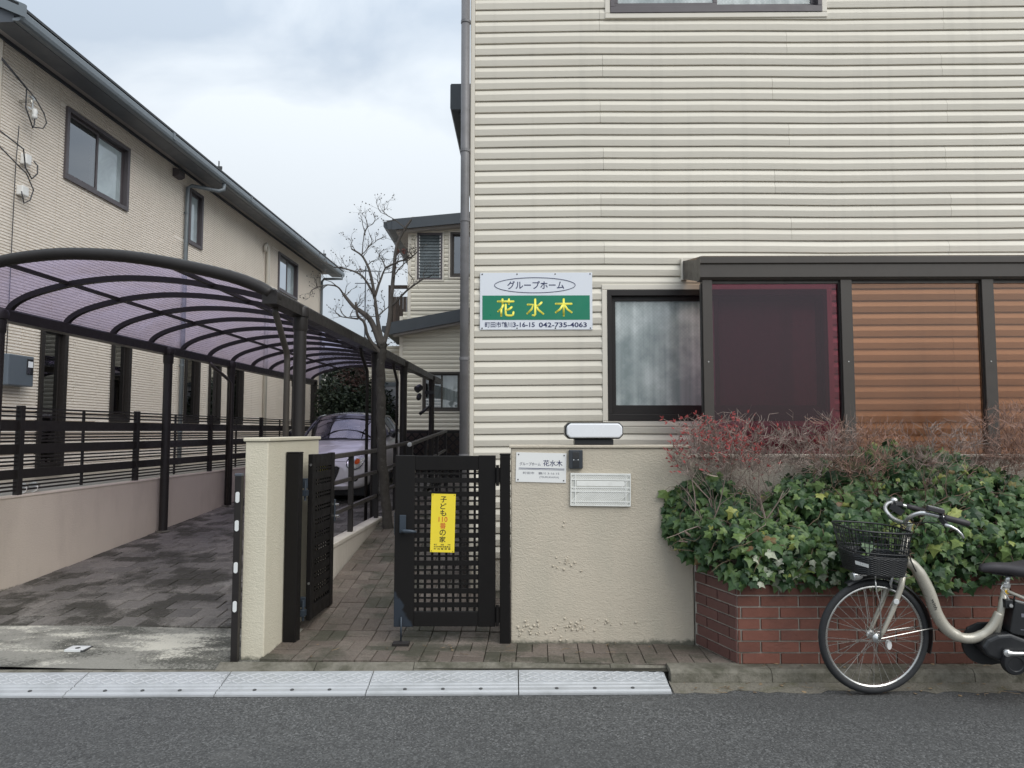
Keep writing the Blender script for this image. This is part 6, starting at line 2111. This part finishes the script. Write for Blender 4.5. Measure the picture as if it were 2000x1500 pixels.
for pts, r0, dv in limbs:
    P = [tp(x, y, dv * k / max(1, len(pts) - 1)) for k, (x, y) in enumerate(pts)]
    P = smooth_path(P, 4)
    rr = [r0 * (1 - 0.55 * i / (len(P) - 1)) for i in range(len(P))]
    br.tube([p + Vector((0, rt.gauss(0, 0.004), 0)) for p in P], rr, 7)
    if r0 < 0.02:
        n = 5 if r0 > 0.010 else 4
        for k in range(n):
            i = min(len(P) - 1, int(len(P) * (0.35 + 0.65 * k / (n - 1))))
            d = (P[i] - P[i - 1]).normalized()
            d = (d + Vector((rt.gauss(0, 0.55), rt.gauss(0, 0.5), rt.gauss(0.25, 0.4)))).normalized()
            grow(br, P[i], d, max(0.0058, rr[i] * 0.5), rt.uniform(0.075, 0.125), 1, rt, 4, buds, 3, 0.65, 0.18, 4, spread=0.85, shrink=0.72)
    elif r0 >= 0.02:
        for k in range(4):
            i = rt.randint(len(P) // 3, len(P) - 1)
            d = Vector((rt.gauss(0, 0.8), rt.gauss(0, 0.6), rt.gauss(0.5, 0.4))).normalized()
            grow(br, P[i], d, 0.006, rt.uniform(0.08, 0.12), 2, rt, 4, buds, 3, 0.5, 0.3, 4, shrink=0.75)
T.part('branches', br, 'bark_branch', smooth=True)
bd = MB()
for p, d in buds:
    if rt.random() < 0.3:
        bd.lathe([(0, 0.003), (0.006, 0.0055), (0.012, 0.004), (0.016, 0.001)], p, d, 5)
T.part('buds', bd, 'bark_branch', kind='stuff')


def leaf_blade(c, d, n, L, W):
    d, n = Vector(d).normalized(), Vector(n).normalized()
    s = d.cross(n).normalized()
    n = s.cross(d)
    c = Vector(c)
    pts = [c, c + d * L * 0.35 + s * W * 0.5 - n * 0.1 * W, c + d * L * 0.75 + s * W * 0.36, c + d * L, c + d * L * 0.75 - s * W * 0.36, c + d * L * 0.35 - s * W * 0.5 - n * 0.1 * W, c + d * L * 0.5 + n * 0.12 * W]
    return pts, [(0, 1, 6), (1, 2, 6), (2, 3, 6), (3, 4, 6), (4, 5, 6), (5, 0, 6)]


for zx, zy in ((870, 552), (912, 545), (852, 705), (545, 722)):
    mb = MB()
    big = zy < 600
    mb.add(*leaf_blade(tp(zx, zy, 0.1), (rt.uniform(-0.3, 0.3), 0.1, -1), (0.2, -1, 0.1), 0.075 if big else 0.03, 0.05 if big else 0.02))
    T.part('leaf', mb, 'leaf_dry', recalc=False)

# ------------------------------------------------------------------ bushes behind the car
def bush(label, u, v, z0, rx, ry, rz, n, m, size, seed):
    rg = random.Random(seed)
    T = Thing('bush', label, 'bush', (u, v, z0), LOT, group='bushes behind the parked car')
    mb = MB()
    lumps = [(rg.uniform(-0.6, 0.6), rg.uniform(-0.5, 0.5), rg.uniform(0.25, 0.85), rg.uniform(0.28, 0.5)) for _ in range(14)]
    for _ in range(n):
        l = rg.choice(lumps)
        d = Vector((rg.gauss(0, 1), rg.gauss(0, 1), rg.gauss(0, 1))).normalized()
        rad = l[3] * rg.uniform(0.55, 1.08)
        c = Vector((u + rx * (l[0] + d.x * rad), v + ry * (l[1] + d.y * rad), z0 + rz * max(0.03, l[2] + d.z * rad * 0.8)))
        mb.add(*leaf_blade(c, (rg.gauss(0, 1), rg.gauss(0, 1), rg.gauss(-0.3, 0.7)), (d.x + rg.gauss(0, 0.4), d.y + rg.gauss(0, 0.4), d.z + 0.3), size * rg.uniform(0.7, 1.3), size * 0.55))
    T.part('foliage', mb, m, kind='stuff', recalc=False)
    st_ = MB()
    for _ in range(8):
        st_.tube([(u + rg.gauss(0, 0.1), v + rg.gauss(0, 0.1), z0 - 0.05), (u + rg.gauss(0, 0.25) * rx, v + rg.gauss(0, 0.2), z0 + rz * 0.4), (u + rg.gauss(0, 0.5) * rx, v + rg.gauss(0, 0.4) * ry, z0 + rz * 0.85)], [0.03, 0.02, 0.008], 5)
    T.part('stems', st_, 'bark')


bush('dark green clipped bush behind the white car', -4.30, 17.0, 0.7, 1.15, 0.8, 1.9, 9000, 'bush_dark', 0.10, 1)
bush('reddish brown bush above the white car', -4.15, 18.0, 0.7, 1.15, 0.8, 3.0, 9000, 'bush_red', 0.09, 2)
bush('dark bush farther back between the houses', -4.6, 20.4, 0.75, 1.7, 1.0, 2.9, 9000, 'bush_dark', 0.13, 3)
bush('low dark bush at the back beside the rear house door', -6.0, 22.0, 0.75, 1.4, 1.0, 3.0, 5000, 'bush_dark', 0.13, 4)

# ------------------------------------------------------------------ planting in the brick planter
rv = random.Random(31)
OUT = [(0, 0), (0.22, -0.10), (0.50, 0.02), (0.44, 0.22), (0.62, 0.46), (0.36, 0.52), (0.22, 0.66), (0.0, 1.02)]
LEAF = [(x, y) for x, y in OUT] + [(-x, y) for x, y in reversed(OUT[1:-1])]


def ivy_leaf(fold, curl):
    pts = [(x, y, -abs(x) * fold - curl * y * y) for x, y in LEAF] + [(0, 0.36, 0.06)]
    n = len(LEAF)
    return pts, [(i, (i + 1) % n, n) for i in range(n)]


SHAPES = [ivy_leaf(0.18, 0.16), ivy_leaf(0.48, 0.30), ivy_leaf(-0.16, 0.38)]


def tab(t, x):
    for (a, p), (b, q) in zip(t[:-1], t[1:]):
        if x <= b:
            return p + (q - p) * max(0, (x - a)) / (b - a)
    return t[-1][1]


IV_TOP = [(1.05, 1.05), (1.14, 1.14), (1.26, 1.24), (1.40, 1.20), (1.50, 1.10), (1.62, 1.06), (1.72, 1.16), (1.90, 1.24), (2.10, 1.32), (2.30, 1.39), (2.48, 1.44), (2.60, 1.40), (2.85, 1.38), (3.0, 1.30), (3.2, 1.22), (4.4, 1.14)]
IV_BOT = [(1.05, 0.80), (1.12, 0.72), (1.22, 0.66), (1.36, 0.575), (1.45, 0.60), (1.6, 0.61), (1.8, 0.57), (2.0, 0.56), (2.3, 0.555), (2.6, 0.54), (2.75, 0.60), (2.9, 0.60), (3.1, 0.63), (4.4, 0.62)]


def ivy_y(x, z):
    t, b = tab(IV_TOP, x), tab(IV_BOT, x)
    f = (z - b) / max(0.01, t - b)
    y = 4.36 - 0.05 * math.sin(min(1, f * 1.6) * math.pi) + max(0, f - 0.45) * 0.50
    if x < 1.37:
        y += (1.37 - x) * 1.35 + 0.02
    return y + 0.045 * math.sin(x * 9 + z * 7) * math.sin(z * 13 - x * 4)


IV = Thing('ivy_plant', 'dense dark green ivy spilling over the brick planter behind the bicycle', 'ivy', (2.6, 4.5, 0.67))
leaf_me = []
for sh, fc in SHAPES:
    for m_ in ('ivy', 'ivy_pale'):
        mb = MB().add(sh, fc)
        me = mb.mesh('leaf', m_, recalc=False)
        leaf_me.append(me)
mass = MB()
cand = []
NL = 7200
for k in range(NL):
    x = rv.uniform(1.04, 4.75)
    t, b = tab(IV_TOP, x), tab(IV_BOT, x)
    f = rv.random()
    z = b + (t - b) * f + rv.gauss(0, 0.015)
    depth = rv.choice((0, 0, 0.035, 0.07, 0.12))
    if depth == 0 and math.sin(x * 17 + z * 5) * math.sin(z * 23 - x * 6) > 0.62:
        continue
    y = ivy_y(x, z) + depth + rv.gauss(0, 0.018)
    if x < 1.22:
        y = min(y, 4.845)
    if y > 4.90:
        y = 4.90
    s = rv.choice((0.028, 0.038, 0.050, 0.060, 0.074)) * rv.uniform(0.85, 1.12)
    n = Vector((rv.gauss(-0.05, 0.50), -1.0, rv.gauss(0.60, 0.48))).normalized()
    tip = Vector((rv.gauss(0, 0.85), 0, -1))
    tip = (tip - n * tip.dot(n)).normalized()
    side = tip.cross(n)
    M_ = Matrix(((side.x, tip.x, n.x, x), (side.y, tip.y, n.y, y), (side.z, tip.z, n.z, z), (0, 0, 0, 1)))
    pale = (1.5 < x < 2.2 and f < 0.40 and rv.random() < 0.09)
    cand.append((depth, -s, x, y, z, M_, s, pale, rv.randrange(3)))
front = [c for c in cand if c[0] == 0 and c[2] < 3.15]
front.sort(key=lambda c: c[1])
near = set(id(c) for c in front[:300])
for c in cand:
    M_ = c[5] @ Matrix.Scale(c[6], 4)
    if id(c) in near:
        o = bpy.data.objects.new('leaf', leaf_me[c[8] * 2 + (1 if c[7] else 0)])
        COL.objects.link(o)
        o.parent = IV.o
        o.matrix_local = Matrix.Translation(-Vector(IV.org)) @ M_
    else:
        sh, fc = SHAPES[c[8]]
        if c[7]:
            continue
        mass.add([M_ @ Vector(p) for p in sh], fc)
IV.part('leaf_mass', mass, 'ivy', kind='stuff', recalc=False)
pale = MB()
for k in range(46):
    x = rv.uniform(1.45, 2.25)
    z = tab(IV_BOT, x) + rv.uniform(0.0, 0.22)
    y = ivy_y(x, z) - 0.02
    sh, fc = SHAPES[rv.randrange(3)]
    n = Vector((rv.gauss(0, 0.4), -1.0, rv.gauss(0.4, 0.4))).normalized()
    tip = Vector((rv.gauss(0, 1.0), 0, -1))
    tip = (tip - n * tip.dot(n)).normalized()
    side = tip.cross(n)
    s = rv.uniform(0.03, 0.055)
    pale.add([Vector((x, y, z)) + (side * p[0] + tip * p[1] + n * p[2]) * s for p in sh], fc)
IV.part('variegated_leaf', pale, 'ivy_pale', kind='stuff', recalc=False)
sm = MB()
for k in range(230):
    x = rv.uniform(1.15, 4.7)
    z = rv.uniform(tab(IV_BOT, x) + 0.03, tab(IV_TOP, x) + 0.02)
    pts = []
    p = Vector((x, min(4.88, ivy_y(x, z) + rv.uniform(-0.01, 0.05)), z))
    d = Vector((rv.gauss(0, 1), rv.gauss(-0.1, 0.2), rv.gauss(-0.3, 0.7))).normalized()
    for i in range(6):
        pts.append(p.copy())
        d = (d + Vector((rv.gauss(0, 0.3), rv.gauss(0, 0.1), rv.gauss(-0.12, 0.25)))).normalized()
        p = p + d * 0.035
    sm.tube(pts, [0.0030, 0.0028, 0.0025, 0.0022, 0.0018, 0.0012], 4)
IV.part('stems', sm, 'stem_brown', smooth=True, kind='stuff')


def shrub(label, x, y, wx, wy, ztop, seed, twig, leaves, nst=11):
    rg = random.Random(seed)
    T = Thing('bare_shrub', label, 'shrub', (x, y, 0.67), group='bare shrubs in the brick planter')
    mb, tips = MB(), []
    ok = lambda p: p.z < ztop + 0.02 and abs(p.x - x) < wx * 1.08 and 4.40 < p.y < 4.905
    for k in range(nst):
        a = rg.uniform(-1, 1)
        d = Vector((a * 0.9, rg.gauss(-0.05, 0.3), 1.0))
        grow(mb, (x + a * wx * 0.45, y + rg.gauss(0, 0.05), 0.67), d, 0.0120, 0.32, 0, rg, 5, tips, 3, 0.55, 0.16, 5, spread=0.80, forks=(2, 3), shrink=0.76, box=ok)
    T.part('branches', mb, twig, smooth=True)
    # fine outer twigs fill the clipped top
    fine = MB()
    fl = []
    for p, d in tips:
        if p.z > 1.22:
            for _ in range(4):
                dd = (Vector(d) + Vector((rg.gauss(0, 0.7), rg.gauss(0, 0.5), rg.gauss(0.4, 0.4)))).normalized()
                q = Vector(p) + dd * rg.uniform(0.05, 0.12)
                if q.z < ztop + 0.05 and q.y < 4.91:
                    fine.tube([p, (Vector(p) + q) / 2 + Vector((rg.gauss(0, 0.012), rg.gauss(0, 0.008), rg.gauss(0, 0.010))), q], [0.0017, 0.0014, 0.0010], 3, cap=False)
                    fl.append((q, dd))
    T.part('twigs', fine, twig, kind='stuff')
    if leaves:
        lf = MB()
        for q, dd in fl:
            if leaves(q) > rg.random():
                for _ in range(rg.randint(1, 3)):
                    lf.add(*leaf_blade(q, (dd.x + rg.gauss(0, 0.6), dd.y + rg.gauss(0, 0.5), dd.z + rg.gauss(0, 0.5)), (rg.gauss(0, 0.6), -1, 0.5), rg.uniform(0.020, 0.034), 0.0075))
        if lf.f:
            T.part('leaves', lf, 'leaf_red', kind='stuff', recalc=False)
    return len(tips)


shrub('bare shrub with red leaf tips at the slanted planter corner', 1.40, 4.68, 0.26, 0.2, 1.57, 41, 'twig_grey', lambda q: 0.45 if q.x < 1.55 else 0.12, 12)
shrub('tangled grey bare shrub in front of the wine-tinted screen', 1.85, 4.72, 0.32, 0.2, 1.61, 42, 'twig_grey', lambda q: 0.10 if q.z > 1.5 and q.x < 1.9 else 0.0, 13)
shrub('bare reddish shrub in front of the first amber screen', 2.38, 4.72, 0.34, 0.2, 1.56, 43, 'twig_red', None, 13)
shrub('bare shrub behind the bicycle handlebar', 2.85, 4.72, 0.30, 0.2, 1.54, 44, 'twig_grey', None, 12)
shrub('bare russet shrub above the saddle at the photo edge', 3.32, 4.68, 0.32, 0.2, 1.66, 45, 'twig_red', None, 12)

shrub('bare shrub at the far end of the planter', 3.95, 4.70, 0.32, 0.2, 1.55, 46, 'twig_grey', None, 10)

# ------------------------------------------------------------------ far things between the houses
T = Thing('antenna_mast', 'thin far antenna mast between the houses', 'mast', (-8.35, 40, 0))
T.part('mast', MB().tube([(-8.35, 40, 0), (-8.35, 40, 10.9)], [0.06, 0.035], 6), 'gutter_dark')
for z, l in ((10.6, 0.9), (9.9, 0.6), (8.0, 0.9)):
    T.part('antenna', MB().tube([(-8.35 - l, 40, z), (-8.35 + l, 40, z)], 0.025, 5), 'gutter_dark')
FX, FY = -13.5, 42
T = Thing('far_house', 'pale far house beyond the carport', 'house', (FX, FY, 0))
T.part('wall', MB().box(FX - 5, FX + 7.5, FY, FY + 8, -0.03, 5.2), 'far_wall')
T.part('roof', MB().prism([(FX - 5.5, 5.15), (FX + 8.0, 5.15), (FX + 8.0, 5.3), (FX + 1.2, 6.6), (FX - 5.5, 5.3)], FY - 0.5, FY + 8.5, 'y'), 'roof_dark')
for k in range(3):
    wx = FX - 3 + k * 3.4
    w = T.part('window', MB().box(wx, wx + 1.6, FY - 0.05, FY - 0.001, 3.2, 4.3), 'frame_purple')
    T.part('pane', MB().box(wx + 0.08, wx + 1.52, FY - 0.06, FY - 0.051, 3.28, 4.22), 'glass_dark', w)

# dead leaves and straw caught along the kerb
rl = random.Random(77)
lt = MB()
for k in range(95):
    zone = rl.random()
    if zone < 0.6:
        p = (rl.uniform(0.95, 3.6), rl.triangular(4.12, 4.30, 4.28), 0.017)
    elif zone < 0.8:
        p = (rl.uniform(1.3, 3.4), rl.uniform(4.345, 4.415), 0.092)
    else:
        p = (rl.uniform(-1.4, 1.1), rl.uniform(4.55, 4.84), 0.090)
    if p[1] < 4.22:
        p = (p[0], p[1], 0.006)
    a = rl.uniform(0, 6.28)
    if rl.random() < 0.5:
        lt.add(*leaf_blade(p, (math.cos(a), math.sin(a), rl.uniform(-0.05, 0.12)), (rl.gauss(0, 0.2), rl.gauss(0, 0.2), 1), rl.uniform(0.018, 0.042), rl.uniform(0.010, 0.02)))
    else:
        q = Vector(p)
        lt.tube([q, q + Vector((math.cos(a) * 0.03, math.sin(a) * 0.03, 0.002)), q + Vector((math.cos(a + 0.4) * 0.06, math.sin(a + 0.4) * 0.06, 0.001))], 0.0014, 4)
o = link('leaf_litter', lt.mesh('leaf_litter', 'litter', recalc=False))
tag(o, 'dry leaves and straw caught along the kerb and paving', 'leaf litter', kind='stuff')
